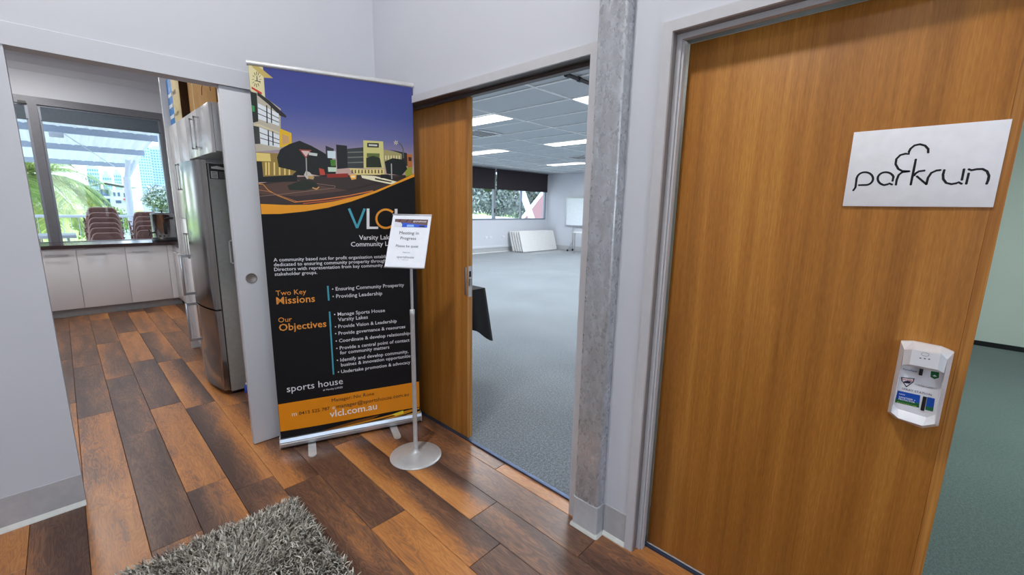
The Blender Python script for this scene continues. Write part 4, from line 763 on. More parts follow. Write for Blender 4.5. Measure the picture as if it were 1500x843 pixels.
# flat print
mats = []; PR = {}
def clip_w(p): return (min(max(p[0], 0.001), BW - 0.001), p[1])
for i, (c, pts) in enumerate(BANNER_PRINT):
    m_ = 'sky_print' if c == 'SKY' else flat(c)
    if m_ not in mats: mats.append(m_)
    n0 = 0.0003 + i * 0.000012
    g_ = 'printed_photograph' if pts[0][1] > 1.36 or c == (240, 160, 20) or max(p[1] for p in pts) > 1.36 and min(p[1] for p in pts) > 1.33 else 'printed_footer_band' if max(p[1] for p in pts) < 0.34 else 'printed_logo' if min(p[1] for p in pts) > 1.1 else 'printed_divider'
    PR.setdefault(g_, MB()).face([tuple(BF @ Vector((*clip_w(p), n0))) for p in pts], mats.index(m_))
for g_, q in PR.items():
    used = sorted(set(q.mi)); q.mi = [used.index(k) for k in q.mi]; q.build(g_, [mats[k] for k in used], ba)
for (s, vis, u, v, wd, c, b) in BANNER_TEXT:
    text_mesh('printed_lettering', s, BF, u, v, wd, flat(c), ba, b, vis, 0.0035)

# ================================================================ SIGN STAND
SX, SY = 1.283, 1.985
st = thing('sign_stand', (SX, SY, 0), 0, 'silver floor stand with a round base in front of the banner', 'sign stand')
MB().lathe((SX, SY, 0), [(0.146, 0.0), (0.1485, 0.002), (0.1485, 0.005), (0.144, 0.008), (0.10, 0.0155), (0.05, 0.023), (0.024, 0.030), (0.018, 0.036), (0.014, 0.045)], 64).build('base_disc', 'satin_white_metal', st)
MB().lathe((SX, SY, 0), [(0.0125, 0.03), (0.0125, 0.852), (0.0135, 0.854), (0.0135, 0.885), (0.0095, 0.887)], 20).build('lower_tube', 'satin_white_metal', st)
MB().tube([(SX, SY, 0.86), (SX, SY, 1.24)], 0.0078, 16).build('upper_tube', 'satin_white_metal', st)
yaw, tilt = -2.496, 0.482
nn = Vector((math.cos(yaw) * math.cos(tilt), math.sin(yaw) * math.cos(tilt), math.sin(tilt)))
rr = Vector((-math.sin(yaw), math.cos(yaw), 0)); uu = nn.cross(rr)
SC = Vector((1.25, 1.956, 1.268))
SF = plane_frame(SC, rr, uu)
def sbox(u0, u1, v0, v1, n0, n1, name, mat, bev=0, par=None):
    q = MB().box(u0, u1, v0, v1, n0, n1, bev=bev); q.v = [tuple(SF @ Vector(p)) for p in q.v]; return q.build(name, mat, par or st)
sbox(-0.107, 0.107, -0.150, 0.150, -0.006, -0.003, 'sign_holder', 'white_plastic')
sbox(-0.108, 0.108, 0.148, 0.1535, -0.007, 0.002, 'holder_top_edge', 'alu')
sbox(-0.108, 0.108, -0.1535, -0.148, -0.007, 0.002, 'holder_bottom_edge', 'alu')
sbox(-0.02, 0.02, -0.03, 0.03, -0.024, -0.006, 'bracket', 'alu', 0.003)
sh = tag(sbox(-0.104, 0.104, -0.1475, 0.1475, -0.003, -0.001, 'paper_sheet', 'paper'))
sh.parent = st
def sv(y): return 0.1485 - 0.297 * (y - 115) / 650
def sface(c, pts, n0, L):
    L.face([tuple(SF @ Vector((p[0], p[1], n0))) for p in pts], MM.index(c) if c in MM else (MM.append(c) or len(MM) - 1))
MM = []; hd = MB()
def R4(u0, u1, v0, v1): return [(u0, v0), (u1, v0), (u1, v1), (u0, v1)]
sface((112, 84, 84), R4(-0.090, 0.092, 0.078, 0.124), 0.0002, hd)
sface((225, 228, 236), [(-0.090, 0.078), (-0.035, 0.078), (-0.055, 0.104), (-0.090, 0.108)], 0.0004, hd)
sface((48, 92, 210), [(-0.046, 0.078), (0.092, 0.078), (0.092, 0.090), (-0.046, 0.104)], 0.0005, hd)
sface((150, 190, 240), [(-0.02, 0.080), (0.02, 0.080), (0.018, 0.092), (-0.018, 0.092)], 0.0006, hd)
sface((30, 32, 50), [(0.045, 0.082), (0.08, 0.080), (0.075, 0.089), (0.05, 0.088)], 0.0006, hd)
for u in (-0.07, -0.03, 0.0, 0.035): sface((72, 52, 56), [(u, 0.106), (u + 0.006, 0.106), (u + 0.016, 0.124), (u + 0.010, 0.124)], 0.0005, hd)
hd.build('printed_header', [flat(c) for c in MM], st)
text_mesh('printed_lettering', 'sportshouse', SF, 0.012, 0.108, 0.072, flat((240, 240, 245)), st, 1, None, 0.0012)
for s, y, wd, c in (('Meeting in', 362, 0.106, (78, 62, 70)), ('Progress', 428, 0.085, (78, 62, 70)), ('Please be quiet', 522, 0.122, (88, 88, 98)), ('Thank you', 592, 0.040, (110, 110, 120)), ('sportshouse', 655, 0.092, (110, 110, 118)), ('VARSITY LAKES', 680, 0.034, (120, 120, 130))):
    text_mesh('printed_lettering', s, SF, -0.001, sv(y), wd, flat(c), st, 0, None, 0.0006, 'CENTER')

# ================================================================ DOOR SIGN
DF = plane_frame((1.618, 0, 0), (0, -1, 0), (0, 0, 1))
sg = thing('door_sign', (1.615, 0.04, 1.574), 0, 'white rectangular sign with thin black lettering stuck on the timber door', 'sign')
MB().box(1.6125, 1.6178, -0.1115, 0.190, 1.4705, 1.6795, bev=0.0006).build('board', 'foamboard', sg)
ln = MB(); rad = 0.0026
for stroke in DOOR_SIGN_STROKES:
    pts = [Vector((1.6121, y, z)) for y, z in stroke]
    L, Rr = [], []
    for i, p in enumerate(pts):
        d = pts[min(i + 1, len(pts) - 1)] - pts[max(i - 1, 0)]; d.normalize(); s = Vector((0, -d.z, d.y)) * rad * (1.0 if 0 < i < len(pts) - 1 else 0.9)
        L.append(p + s); Rr.append(p - s)
    for i in range(len(pts) - 1): ln.face([L[i], L[i + 1], Rr[i + 1], Rr[i]])
    for p in (pts[0], pts[-1]): ln.face([p + Vector((-0.00005, math.cos(a) * rad, math.sin(a) * rad)) for a in [2 * PI * k / 12 for k in range(12)]])
ln.build('lettering', 'ink', sg)

# ================================================================ SANITISER DISPENSER
dz = thing('sanitiser_dispenser', (1.618, -0.045, 0.865), 0, 'white wall mounted hand sanitiser spray station fixed low on the timber door', 'dispenser')
mb = MB()
# shell: outline on the door, flanks narrowing to a front rim, then the recessed label panel
Y0, Y1 = 0.0085, -0.0985
back = [(1.6178, Y0, 0.882), (1.6178, Y0 - 0.020, 0.868), (1.6178, Y1 + 0.030, 0.860), (1.6178, Y1, 0.878), (1.6178, Y1, 1.090), (1.6178, Y1 + 0.025, 1.099), (1.6178, Y0 - 0.025, 1.101), (1.6178, Y0, 1.096)]
mid = [(1.604, p[1], p[2]) for p in back]
rim = [(1.562, 0.0005, 0.898), (1.562, -0.016, 0.886), (1.562, -0.066, 0.882), (1.562, -0.0885, 0.896), (1.562, -0.0865, 1.078), (1.562, -0.072, 1.092), (1.562, -0.018, 1.094), (1.562, -0.0015, 1.084)]
inn = [(1.5755, -0.0015, 0.918), (1.5755, -0.012, 0.908), (1.5755, -0.072, 0.904), (1.5755, -0.086, 0.918), (1.5755, -0.084, 1.045), (1.5755, -0.072, 1.052), (1.5755, -0.018, 1.052), (1.5755, -0.003, 1.045)]
v = back + mid + rim + inn; n8 = 8
mb.add(v, [(i * n8 + k, i * n8 + (k + 1) % n8, (i + 1) * n8 + (k + 1) % n8, (i + 1) * n8 + k) for i in range(3) for k in range(n8)] + [tuple(range(24, 32))], 0, False)
mb.build('shell', 'white_plastic', dz)
mb = MB()
hb = [(1.562, -0.0025, 1.040), (1.562, -0.0855, 1.040), (1.562, -0.0865, 1.078), (1.562, -0.0015, 1.084)]
hf = [(1.545, -0.017, 1.050), (1.545, -0.0715, 1.050), (1.545, -0.0715, 1.092), (1.545, -0.017, 1.092)]
tb_ = [(1.562, -0.018, 1.0942), (1.562, -0.072, 1.0922)]
lb_ = [(1.576, -0.004, 1.044), (1.576, -0.084, 1.044)]
mb.add(hb + hf + tb_ + lb_, [(0, 4, 7, 3), (1, 2, 6, 5), (4, 5, 6, 7), (0, 1, 5, 4), (7, 6, 9, 8), (3, 7, 8), (2, 9, 6), (0, 10, 11, 1)], 0, False)
mb.build('head_cover', 'white_plastic', dz)
DP = plane_frame((1.575, 0, 0), (0, -1, 0), (0, 0, 1))
q = MB(); mats = []
lab = [(c, p) for c, p in DISP_PRINT]
q.face([(1.5753, -0.004, 0.919), (1.5753, -0.084, 0.919), (1.5753, -0.083, 1.044), (1.5753, -0.005, 1.044)], 0); mats.append(flat((232, 233, 238)))
for i, (c, p) in enumerate(lab):
    m_ = flat(c)
    if m_ not in mats: mats.append(m_)
    q.face([(1.5751 - i * 0.00004, y, z) for y, z in p], mats.index(m_))
q.build('printed_label', mats, dz)
for (s, y, z, wd, c, b) in DISP_TEXT:
    text_mesh('printed_lettering', s, DP, -y, z, wd, flat(c), dz, b, None, 0.0012)
MB().box(1.564, 1.5745, -0.0465, -0.0392, 1.020, 1.041, bev=0.0015).build('nozzle', 'black', dz)
MB().box(1.572, 1.5745, -0.0642, -0.0564, 0.921, 0.962, bev=0.001).build('level_window', 'black', dz)
mb = MB()
for y, z in ((-0.0357, 1.0727), (-0.0442, 1.0734), (-0.0525, 1.0740)):
    mb.face([(1.5447, y + 0.0022 * math.cos(a), z + 0.0013 * math.sin(a)) for a in [2 * PI * k / 12 for k in range(12)]])
mb.build('indicator_slots', 'black', dz)
q = MB(); cc = []
for k in range(25):
    a = 2 * PI * k / 24; cc.append((1.5446, -0.0434 + 0.0075 * math.cos(a), 1.0890 - 0.004 + 0.0045 * math.sin(a)))
q.tube(cc, 0.00035, 5, cap=False); q.build('button_outline', 'grey_ink', dz)

# ================================================================ SHAG RUG
def rug():
    x0, x1, y0, y1 = -1.05, 0.625, 0.35, 2.045
    r = thing('shag_rug', ((x0 + x1) / 2, (y0 + y1) / 2, 0), 0, 'grey beige shaggy rug lying on the timber floorboards', 'rug')
    MB().box(x0, x1, y0, y1, 0.001, 0.012).build('backing', 'rug_back', r)
    rng = np.random.default_rng(5)
    N = 46000
    X = rng.uniform(x0, x1, N); Y = rng.uniform(y0, y1, N)
    near = rng.random(N) < 0.4
    X[near] = rng.uniform(-0.25, x1, near.sum()); Y[near] = rng.uniform(1.25, y1, near.sum())
    ang = rng.uniform(0, 2 * PI, N); ln = rng.uniform(0.026, 0.052, N); lean = rng.uniform(0.4, 1.25, N)
    # lay the strands loosely in drifting directions
    drift = np.sin(X * 5.1 + 1.3) * 1.5 + np.cos(Y * 6.3) * 1.5
    ang = np.where(rng.random(N) < 0.55, drift + rng.normal(0, 0.7, N), ang)
    hx, hy = np.cos(ang), np.sin(ang); wid = rng.uniform(0.0015, 0.0036, N)
    sx, sy = -hy * wid, hx * wid
    K = 4; V = np.zeros((N, K * 2, 3))
    curl = rng.uniform(0.1, 0.9, N)
    px_, py_, pz_ = X.copy(), Y.copy(), np.full(N, 0.011)
    for k in range(K):
        tw = 1.0 if k < K - 1 else 0.35
        V[:, 2 * k] = np.stack([px_ + sx * tw, py_ + sy * tw, pz_], 1); V[:, 2 * k + 1] = np.stack([px_ - sx * tw, py_ - sy * tw, pz_], 1)
        el = lean * (0.25 + 0.45 * k) + curl * 0.15 * k
        st_ = ln / (K - 1); px_ = px_ + hx * np.sin(el) * st_; py_ = py_ + hy * np.sin(el) * st_; pz_ = np.maximum(pz_ + np.cos(el) * st_, 0.003)
    V = V.reshape(-1, 3)
    base = (np.arange(N) * K * 2)[:, None, None]
    F = np.array([[2 * k, 2 * k + 1, 2 * k + 3, 2 * k + 2] for k in range(K - 1)])[None] + base
    F = F.reshape(-1, 4)
    me = bpy.data.meshes.new('pile'); me.vertices.add(len(V)); me.vertices.foreach_set('co', (V - np.array([(x0 + x1) / 2, (y0 + y1) / 2, 0])).ravel())
    me.loops.add(F.size); me.loops.foreach_set('vertex_index', F.ravel().astype(np.int32))
    me.polygons.add(len(F)); me.polygons.foreach_set('loop_start', np.arange(len(F), dtype=np.int32) * 4)
    me.polygons.foreach_set('use_smooth', np.ones(len(F), dtype=bool))
    at = me.attributes.new('tone', 'FLOAT', 'POINT')
    tone = np.clip(rng.normal(0.5, 0.34, N), 0, 1); at.data.foreach_set('value', np.repeat(tone, K * 2).astype(np.float32))
    me.materials.append(M['shag']); me.update(calc_edges=True)
    o = bpy.data.objects.new('pile', me); COL.objects.link(o); o.parent = r; o['kind'] = 'stuff'
rug()

# ================================================================ KITCHEN UNITS
def bar_handle_x(x0, x1, y, z, par, m='alu'):
    mb = MB(); mb.box(x0, x1, y - 0.03, y - 0.022, z - 0.006, z + 0.006); mb.box(x0, x0 + 0.008, y - 0.03, y, z - 0.005, z + 0.005); mb.box(x1 - 0.008, x1, y - 0.03, y, z - 0.005, z + 0.005)
    return mb.build('handle', m, par)
def bar_handle_z(x, y, z0, z1, par, m='alu', d=0.035, w=0.006):
    mb = MB(); mb.box(x - d, x - d + 0.008, y - w, y + w, z0, z1); mb.box(x - d, x, y - w, y + w, z0, z0 + 0.01); mb.box(x - d, x, y - w, y + w, z1 - 0.01, z1)
    return mb.build('handle', m, par)
FY = 7.55
edges = [-1.745, -1.29, -0.835, -0.38, 0.075, 0.53, 0.965]
hs = {3: (-0.19, 0.01), 4: (0.15, 0.335), 5: (0.594, 0.762)}
lbl = ['white base cabinet at the far left, out of sight behind the hall wall', 'white base cabinet second from the hidden left end', 'white base cabinet just behind the hall wall edge', 'white base cabinet under the window, left of the stacked chairs', 'white base cabinet under the window, below the stacked chairs', 'white base cabinet under the window, beside the inner corner']
for i in range(6):
    a, b = edges[i], edges[i + 1]
    r = thing('base_cabinet', ((a + b) / 2, 7.85, 0), 0, lbl[i], 'cabinet', 'white base cabinets under the kitchen window')
    MB().box(a, b, FY + 0.02, KW - 0.002, 0.10, 0.858).build('carcass', 'white_laminate', r)
    d = MB().box(a + 0.002, b - 0.002, FY, FY + 0.018, 0.105, 0.855, bev=0.001).build('door', 'white_laminate', r)
    h = hs.get(i, (a + 0.14, b - 0.13)); bar_handle_x(h[0], h[1], FY, 0.785, d)
    MB().box(a, b, FY + 0.05, FY + 0.065, 0.0, 0.10).build('kickboard', 'kick', r)
r = thing('corner_filler', (1.0, 7.6, 0), 0, 'white corner filler panel where the two cabinet runs meet', 'cabinet')
MB().box(0.967, 1.03, FY, FY + 0.018, 0.105, 0.855).build('panel', 'white_laminate', r)
MB().box(0.967, 1.07, FY + 0.05, FY + 0.065, 0, 0.10).build('kickboard', 'kick', r)
RX = 1.03
for i, (a, b, lb) in enumerate(((6.95, 7.54, 'white return cabinet next to the inner corner of the worktop'), (6.36, 6.95, 'white return cabinet in the middle of the side run'), (5.78, 6.36, 'white return cabinet nearest the tall end panel'), (5.2, 5.78, 'white return cabinet hidden beside the tall end panel'))):
    r = thing('return_cabinet', (1.28, (a + b) / 2, 0), 0, lb, 'cabinet', 'white base cabinets of the side run')
    MB().box(RX + 0.02, WX - 0.002, a, b, 0.10, 0.858).build('carcass', 'white_laminate', r)
    d = MB().box(RX, RX + 0.018, a + 0.002, b - 0.002, 0.105, 0.855, bev=0.001).build('door', 'white_laminate', r)
    mb = MB(); mb.box(RX - 0.03, RX - 0.022, a + 0.14, b - 0.14, 0.779, 0.791); mb.box(RX - 0.03, RX, a + 0.14, a + 0.148, 0.78, 0.79); mb.box(RX - 0.03, RX, b - 0.148, b - 0.14, 0.78, 0.79); mb.build('handle', 'alu', d)
    MB().box(RX + 0.05, RX + 0.065, a, b, 0, 0.10).build('kickboard', 'kick', r)
wk = MB(); wk.prism([(-2.2, 7.52), (1.0, 7.52), (1.0, 5.2), (WX - 0.001, 5.2), (WX - 0.001, KW - 0.013), (-2.2, KW - 0.013)], 'z', 0.86, 0.90)
tag(wk.build('worktop', 'worktop'), 'dark brown L shaped worktop on the white base cabinets', 'worktop')
# tall end panel
tag(MB().box(0.755, WX - 0.001, 5.15, 5.195, 0.0, 3.155, bev=0.002).build('end_panel', 'white_laminate'), 'tall glossy white end panel rising to the kitchen ceiling', 'panel')
# far pantry
CX = 0.78
r = thing('tall_cabinet', (1.1, 4.74, 0), 0, 'tall gloss white pantry cabinet beyond the fridge', 'cabinet')
MB().box(CX + 0.02, WX - 0.002, 4.39, 5.148, 0.10, 2.12).build('carcass', 'white_laminate', r)
for a, b, hy in ((4.39, 4.77, 4.72), (4.77, 5.148, 4.82)):
    d = MB().box(CX, CX + 0.018, a + 0.002, b - 0.002, 1.30, 2.118, bev=0.001).build('door', 'white_laminate', r); bar_handle_z(CX, hy, 1.55, 1.77, d)
    d = MB().box(CX, CX + 0.018, a + 0.002, b - 0.002, 0.105, 1.296, bev=0.001).build('door', 'white_laminate', r); bar_handle_z(CX, hy, 0.95, 1.17, d)
MB().box(CX + 0.05, CX + 0.065, 4.39, 5.148, 0, 0.10).build('kickboard', 'kick', r)
# over fridge cabinet
r = thing('overhead_cabinet', (1.1, 4.0, 1.79), 0, 'gloss white cabinet above the fridge with long bar handle', 'cabinet')
MB().box(CX + 0.02, WX - 0.002, 3.62, 4.388, 1.80, 2.12).build('carcass', 'white_laminate', r)
for a, b, hy in ((3.622, 4.0, 3.94), (4.004, 4.386, 4.07)):
    d = MB().box(CX, CX + 0.018, a, b, 1.79, 2.118, bev=0.001).build('door', 'white_laminate', r)
    bar_handle_z(CX, hy, 1.84, 2.06, d)
# near pantry
CN = 0.83
r = thing('tall_cabinet', (1.1, 3.2, 0), 0, 'tall white pantry cabinet between the fridge and the white sliding door', 'cabinet')
MB().box(CN + 0.02, WX - 0.002, 2.87, 3.60, 0.10, 2.12).build('carcass', 'white_laminate', r)
d = MB().box(CN, CN + 0.018, 3.24, 3.598, 0.105, 2.118, bev=0.001).build('door', 'white_laminate', r); bar_handle_z(CN, 3.53, 1.02, 1.19, d)
d = MB().box(CN, CN + 0.018, 2.872, 3.236, 0.105, 2.118, bev=0.001).build('door', 'white_laminate', r); bar_handle_z(CN, 2.93, 1.02, 1.19, d)
MB().box(CN + 0.05, CN + 0.065, 2.87, 3.60, 0, 0.10).build('kickboard', 'kick', r)

# fridge
r = thing('fridge', (1.05, 3.98, 0), 0, 'two door stainless steel fridge freezer with bowed doors', 'fridge')
FX0, FX1, Fy0, Fy1 = 0.745, 1.42, 3.65, 4.33
MB().box(FX0, FX1, Fy0, Fy1, 0.03, 1.72, bev=0.004).build('cabinet_body', 'steel_dark', r)
def fdoor(z0, z1, name):
    mb = MB(); N = 16; pts = []
    for k in range(N + 1):
        t = k / N; y = Fy0 + 0.004 + (Fy1 - Fy0 - 0.008) * t; x = 0.705 - 0.045 * (1 - (2 * t - 1) ** 2) ; pts.append((x, y))
    poly = [(0.738, Fy0 + 0.004)] + pts + [(0.738, Fy1 - 0.004)]
    n_ = len(poly)
    mb.add([(x, y, z0) for x, y in poly] + [(x, y, z1) for x, y in poly], [(i, (i + 1) % n_, n_ + (i + 1) % n_, n_ + i) for i in range(n_)], 0, True)
    mb.face([(x, y, z0) for x, y in poly][::-1]); mb.face([(x, y, z1) for x, y in poly])
    for i in (0, n_ - 2, n_ - 1): mb.smooth[i] = False
    # crisp corners
    mb.smooth[0] = False; mb.smooth[n_ - 1] = False
    return mb.build(name, 'steel', r)
lo_ = fdoor(0.045, 0.664, 'lower_door'); up_ = fdoor(0.676, 1.735, 'upper_door')
MB().box(0.738, 0.745, Fy0 + 0.01, Fy1 - 0.01, 0.045, 1.715).build('door_seal', 'black', r)
MB().box(0.720, 0.745, Fy0 + 0.02, Fy1 - 0.02, 0.664, 0.676).build('door_gap', 'slot', r)
for par, z0, z1 in ((up_, 0.70, 1.03), (lo_, 0.31, 0.635)):
    mb = MB(); x, y = 0.615, 4.27
    mb.box(x, x + 0.016, y - 0.012, y + 0.012, z0, z1, bev=0.003); mb.box(x, 0.69, y - 0.010, y + 0.010, z0, z0 + 0.022); mb.box(x, 0.69, y - 0.010, y + 0.010, z1 - 0.022, z1)
    mb.build('handle', 'alu', par)
q = MB(); mats = [flat((34, 34, 36)), flat((190, 190, 188)), flat((90, 90, 92))]
q.face([(0.752, 3.6493, 1.61), (0.85, 3.6493, 1.61), (0.85, 3.6493, 1.715), (0.752, 3.6493, 1.715)], 0)
q.face([(0.76, 3.6490, 1.615), (0.80, 3.6490, 1.615), (0.80, 3.6490, 1.662), (0.76, 3.6490, 1.662)], 1)
q.face([(0.807, 3.6490, 1.615), (0.845, 3.6490, 1.615), (0.845, 3.6490, 1.662), (0.807, 3.6490, 1.662)], 2)
q.face([(0.765, 3.6490, 1.680), (0.842, 3.6490, 1.675), (0.842, 3.6490, 1.69), (0.80, 3.6490, 1.70), (0.765, 3.6490, 1.692)], 1)
for k in range(4): q.face([(0.765, 3.6487, 1.622 + k * 0.01), (0.795, 3.6487, 1.622 + k * 0.01), (0.795, 3.6487, 1.626 + k * 0.01), (0.765, 3.6487, 1.626 + k * 0.01)], 0)
q.build('energy_sticker', mats, r)
for x, y in ((0.78, 3.70), (0.78, 4.28), (1.38, 3.70), (1.38, 4.28)): MB().lathe((x, y, 0), [(0.02, 0), (0.02, 0.03)], 12).build('foot', 'black', r)
MB().lathe((0.715, 4.26, 0), [(0.022, 0.0), (0.022, 0.03), (0.012, 0.045)], 14).build('leveller', 'white_plastic', r)

# boxes on the cabinets
def carton(name, x0, x1, y0, y1, z0, h, mat, side, label, writing=None, rz=0):
    r = thing(name, ((x0 + x1) / 2, (y0 + y1) / 2, z0), 0, label, 'box')
    mb = MB().box(x0, x1, y0, y1, z0, z0 + h, bev=0.002)
    if rz:
        R = Matrix.Translation(((x0 + x1) / 2, (y0 + y1) / 2, 0)) @ Matrix.Rotation(rz, 4, 'Z') @ Matrix.Translation((-(x0 + x1) / 2, -(y0 + y1) / 2, 0)); mb.v = [tuple(R @ Vector(p)) for p in mb.v]
    mb.build('carton', mat, r)
    R = Matrix.Translation(((x0 + x1) / 2, (y0 + y1) / 2, 0)) @ Matrix.Rotation(rz, 4, 'Z') @ Matrix.Translation((-(x0 + x1) / 2, -(y0 + y1) / 2, 0))
    if side:
        q = MB().box(x0 + 0.003, x1, y0 - 0.0015, y0, z0 + 0.003, z0 + h - 0.003); q.v = [tuple(R @ Vector(p)) for p in q.v]; q.build('printed_side', side, r)
    return r, R
T0 = 2.1205
r, R_ = carton('carton', 0.80, 1.25, 4.88, 5.13, T0, 0.40, 'card_blue', None, 'blue carton on the tall cabinet, furthest of the boxes')
q = MB()
for k in range(3): q.face([(0.7985, 5.10, T0 + 0.06 + k * 0.09), (0.7985, 4.93, T0 + 0.06 + k * 0.09), (0.7985, 4.93, T0 + 0.09 + k * 0.09), (0.7985, 5.10, T0 + 0.09 + k * 0.09)])
q.build('printed_bands', flat((225, 235, 245)), r)
r, R_ = carton('carton', 0.79, 1.2, 4.56, 4.85, T0, 0.42, 'card_cream', 'card_dark', 'cream carton with dark end standing beside the blue carton')
CF = plane_frame((0.789, 0, 0), (0, -1, 0), (0, 0, 1))
text_mesh('printed_lettering', 'A4 COPY', CF, -4.82, T0 + 0.05, 0.17, flat((60, 50, 40)), r, 1, None, 0.0006)
text_mesh('printed_lettering', 'PAPER', CF, -4.82, T0 + 0.22, 0.14, flat((60, 50, 40)), r, 1, None, 0.0006)
r, R_ = carton('carton', 0.84, 1.25, 4.16, 4.50, T0, 0.38, 'cardboard', None, 'brown cardboard carton between the cream carton and the nearest carton')
q = MB(); q.face([(0.8385, 4.34, T0 + 0.005), (0.8385, 4.32, T0 + 0.005), (0.8385, 4.32, T0 + 0.37), (0.8385, 4.34, T0 + 0.37)]); q.build('tape', 'card_cream', r)
r, R_ = carton('carton', 0.83, 1.2, 3.68, 4.08, T0, 0.36, 'cardboard', None, 'brown cardboard carton with a drawn arc, above the fridge', rz=0.06)
q = MB(); q.tube([tuple(R_ @ Vector((0.8285, 3.88 + 0.10 * math.cos(a), T0 + 0.10 + 0.09 * math.sin(a)))) for a in [PI * k / 12 for k in range(13)]], 0.0022, 5, cap=False); q.build('printed_arc', 'ink', r)
q = MB().prism([(0.0, 0.0), (0.11, -0.012), (0.11, -0.008), (0, 0.005)], 'y', 3.70, 4.04); q.v = [(0.829 - p[0], p[1], T0 + 0.36 - 0.02 + p[2]) for p in q.v]; q.build('flap', 'cardboard', r)
r, R_ = carton('carton', 0.86, 1.2, 3.26, 3.60, T0, 0.34, 'cardboard', None, 'brown cardboard carton on the pantry nearest the white sliding door')
# blue bottle by the fridge
r = thing('plastic_bottle', (0.845, 3.63, 0), 0, 'small blue plastic bottle on the floor beside the fridge foot', 'bottle')
MB().lathe((0.843, 3.625, 0), [(0.0, 0.001), (0.018, 0.001), (0.02, 0.006), (0.02, 0.05), (0.01, 0.065), (0.008, 0.07)], 16).build('body', 'blue_plastic', r)
MB().lathe((0.843, 3.625, 0), [(0.010, 0.068), (0.010, 0.082), (0.0, 0.083)], 12).build('cap', 'white_plastic', r)

# water urn
ux, uy, uz = 0.985, 7.76, 0.9005
r = thing('water_urn', (ux, uy, uz), 0, 'stainless steel hot water urn with black base and lid knob on worktop corner', 'urn')
MB().lathe((ux, uy, uz), [(0.145, 0.0), (0.148, 0.01), (0.142, 0.05), (0.13, 0.055)], 32).build('base_ring', 'black', r)
MB().lathe((ux, uy, uz), [(0.13, 0.052), (0.13, 0.36), (0.134, 0.364), (0.134, 0.372)], 36).build('tank', 'steel', r)
MB().lathe((ux, uy, uz), [(0.134, 0.372), (0.125, 0.385), (0.06, 0.396), (0.0, 0.398)], 36).build('lid', 'steel', r)
MB().lathe((ux, uy, uz), [(0.008, 0.395), (0.008, 0.41), (0.028, 0.414), (0.028, 0.422), (0.0, 0.428)], 16).build('lid_knob', 'black', r)
for a in (PI * 1.62, PI * 0.75):
    dx, dy = math.cos(a), math.sin(a); tx_, ty_ = -dy, dx
    MB().tube([(ux + dx * 0.13 + tx_ * 0.04, uy + dy * 0.13 + ty_ * 0.04, uz + 0.31), (ux + dx * 0.175 + tx_ * 0.03, uy + dy * 0.175 + ty_ * 0.03, uz + 0.325), (ux + dx * 0.175 - tx_ * 0.03, uy + dy * 0.175 - ty_ * 0.03, uz + 0.325), (ux + dx * 0.13 - tx_ * 0.04, uy + dy * 0.13 - ty_ * 0.04, uz + 0.31)], 0.012, 10).build('side_handle', 'black', r)
a = PI * 1.12; dx, dy = math.cos(a), math.sin(a)
MB().tube([(ux + dx * 0.125, uy + dy * 0.125, uz + 0.12), (ux + dx * 0.18, uy + dy * 0.18, uz + 0.12), (ux + dx * 0.19, uy + dy * 0.19, uz + 0.08)], 0.012, 10).build('tap', 'black', r)
MB().tube([(ux + dx * 0.18, uy + dy * 0.18, uz + 0.12), (ux + dx * 0.18, uy + dy * 0.18, uz + 0.165)], 0.009, 10).build('tap_lever', 'black', r)
MB().box(ux - 0.02, ux + 0.02, uy - 0.137, uy - 0.128, uz + 0.10, uz + 0.26, bev=0.003).build('sight_gauge', 'black', r)
for k in range(3): MB().box(ux - 0.075 + k * 0.045, ux - 0.055 + k * 0.045, uy - 0.135 + abs(k - 1.5) * 0.012, uy - 0.11, uz + 0.065, uz + 0.085).build('control_knob', 'black', r)

# ================================================================ MEETING ROOM THINGS
# stack of table tops leaning by the window
def tabletop(i, yb, xo):
    r = thing('folded_table', (11.4 + xo, yb, 0), 0, ['pale folded table leaning under the window, front one of the stack', 'pale folded table second from the front of the leaning stack', 'pale folded table third from the front of the leaning stack', 'pale folded table fourth from the front of the leaning stack', 'pale folded table leaning closest to the window wall'][i], 'folding table', 'folded tables leaning under the window')
    lean = 0.20; h = 0.70; x0, x1 = 10.50 + xo, 12.32 + xo; rd = 0.05; th = 0.035
    out = []
    for cx, cz, a0 in ((x1 - rd, h - rd, 0), (x0 + rd, h - rd, 90), (x0 + rd, rd, 180), (x1 - rd, rd, 270)):
        out += [(cx + rd * math.cos(math.radians(a0 + k * 22.5)), cz + rd * math.sin(math.radians(a0 + k * 22.5))) for k in range(5)]
    n_ = len(out); c_s, s_s = math.cos(0.29), math.sin(0.29)
    def P(x, z, d): return (x, yb + z * s_s + d * c_s, z * c_s - d * s_s + 0.012)
    f_ = [P(x, z, 0) for x, z in out]; b_ = [P(x, z, th) for x, z in out]
    MB().add(f_ + b_, [tuple(range(n_)), tuple(range(n_, 2 * n_))[::-1]], 0).build('table_top', 'table_white', r)
    MB().add(f_ + b_, [(k, (k + 1) % n_, n_ + (k + 1) % n_, n_ + k) for k in range(n_)], 0).build('edge_band', 'frame_grey', r)
for i in range(5): tabletop(i, 9.56 + i * 0.075, -0.035 * i)

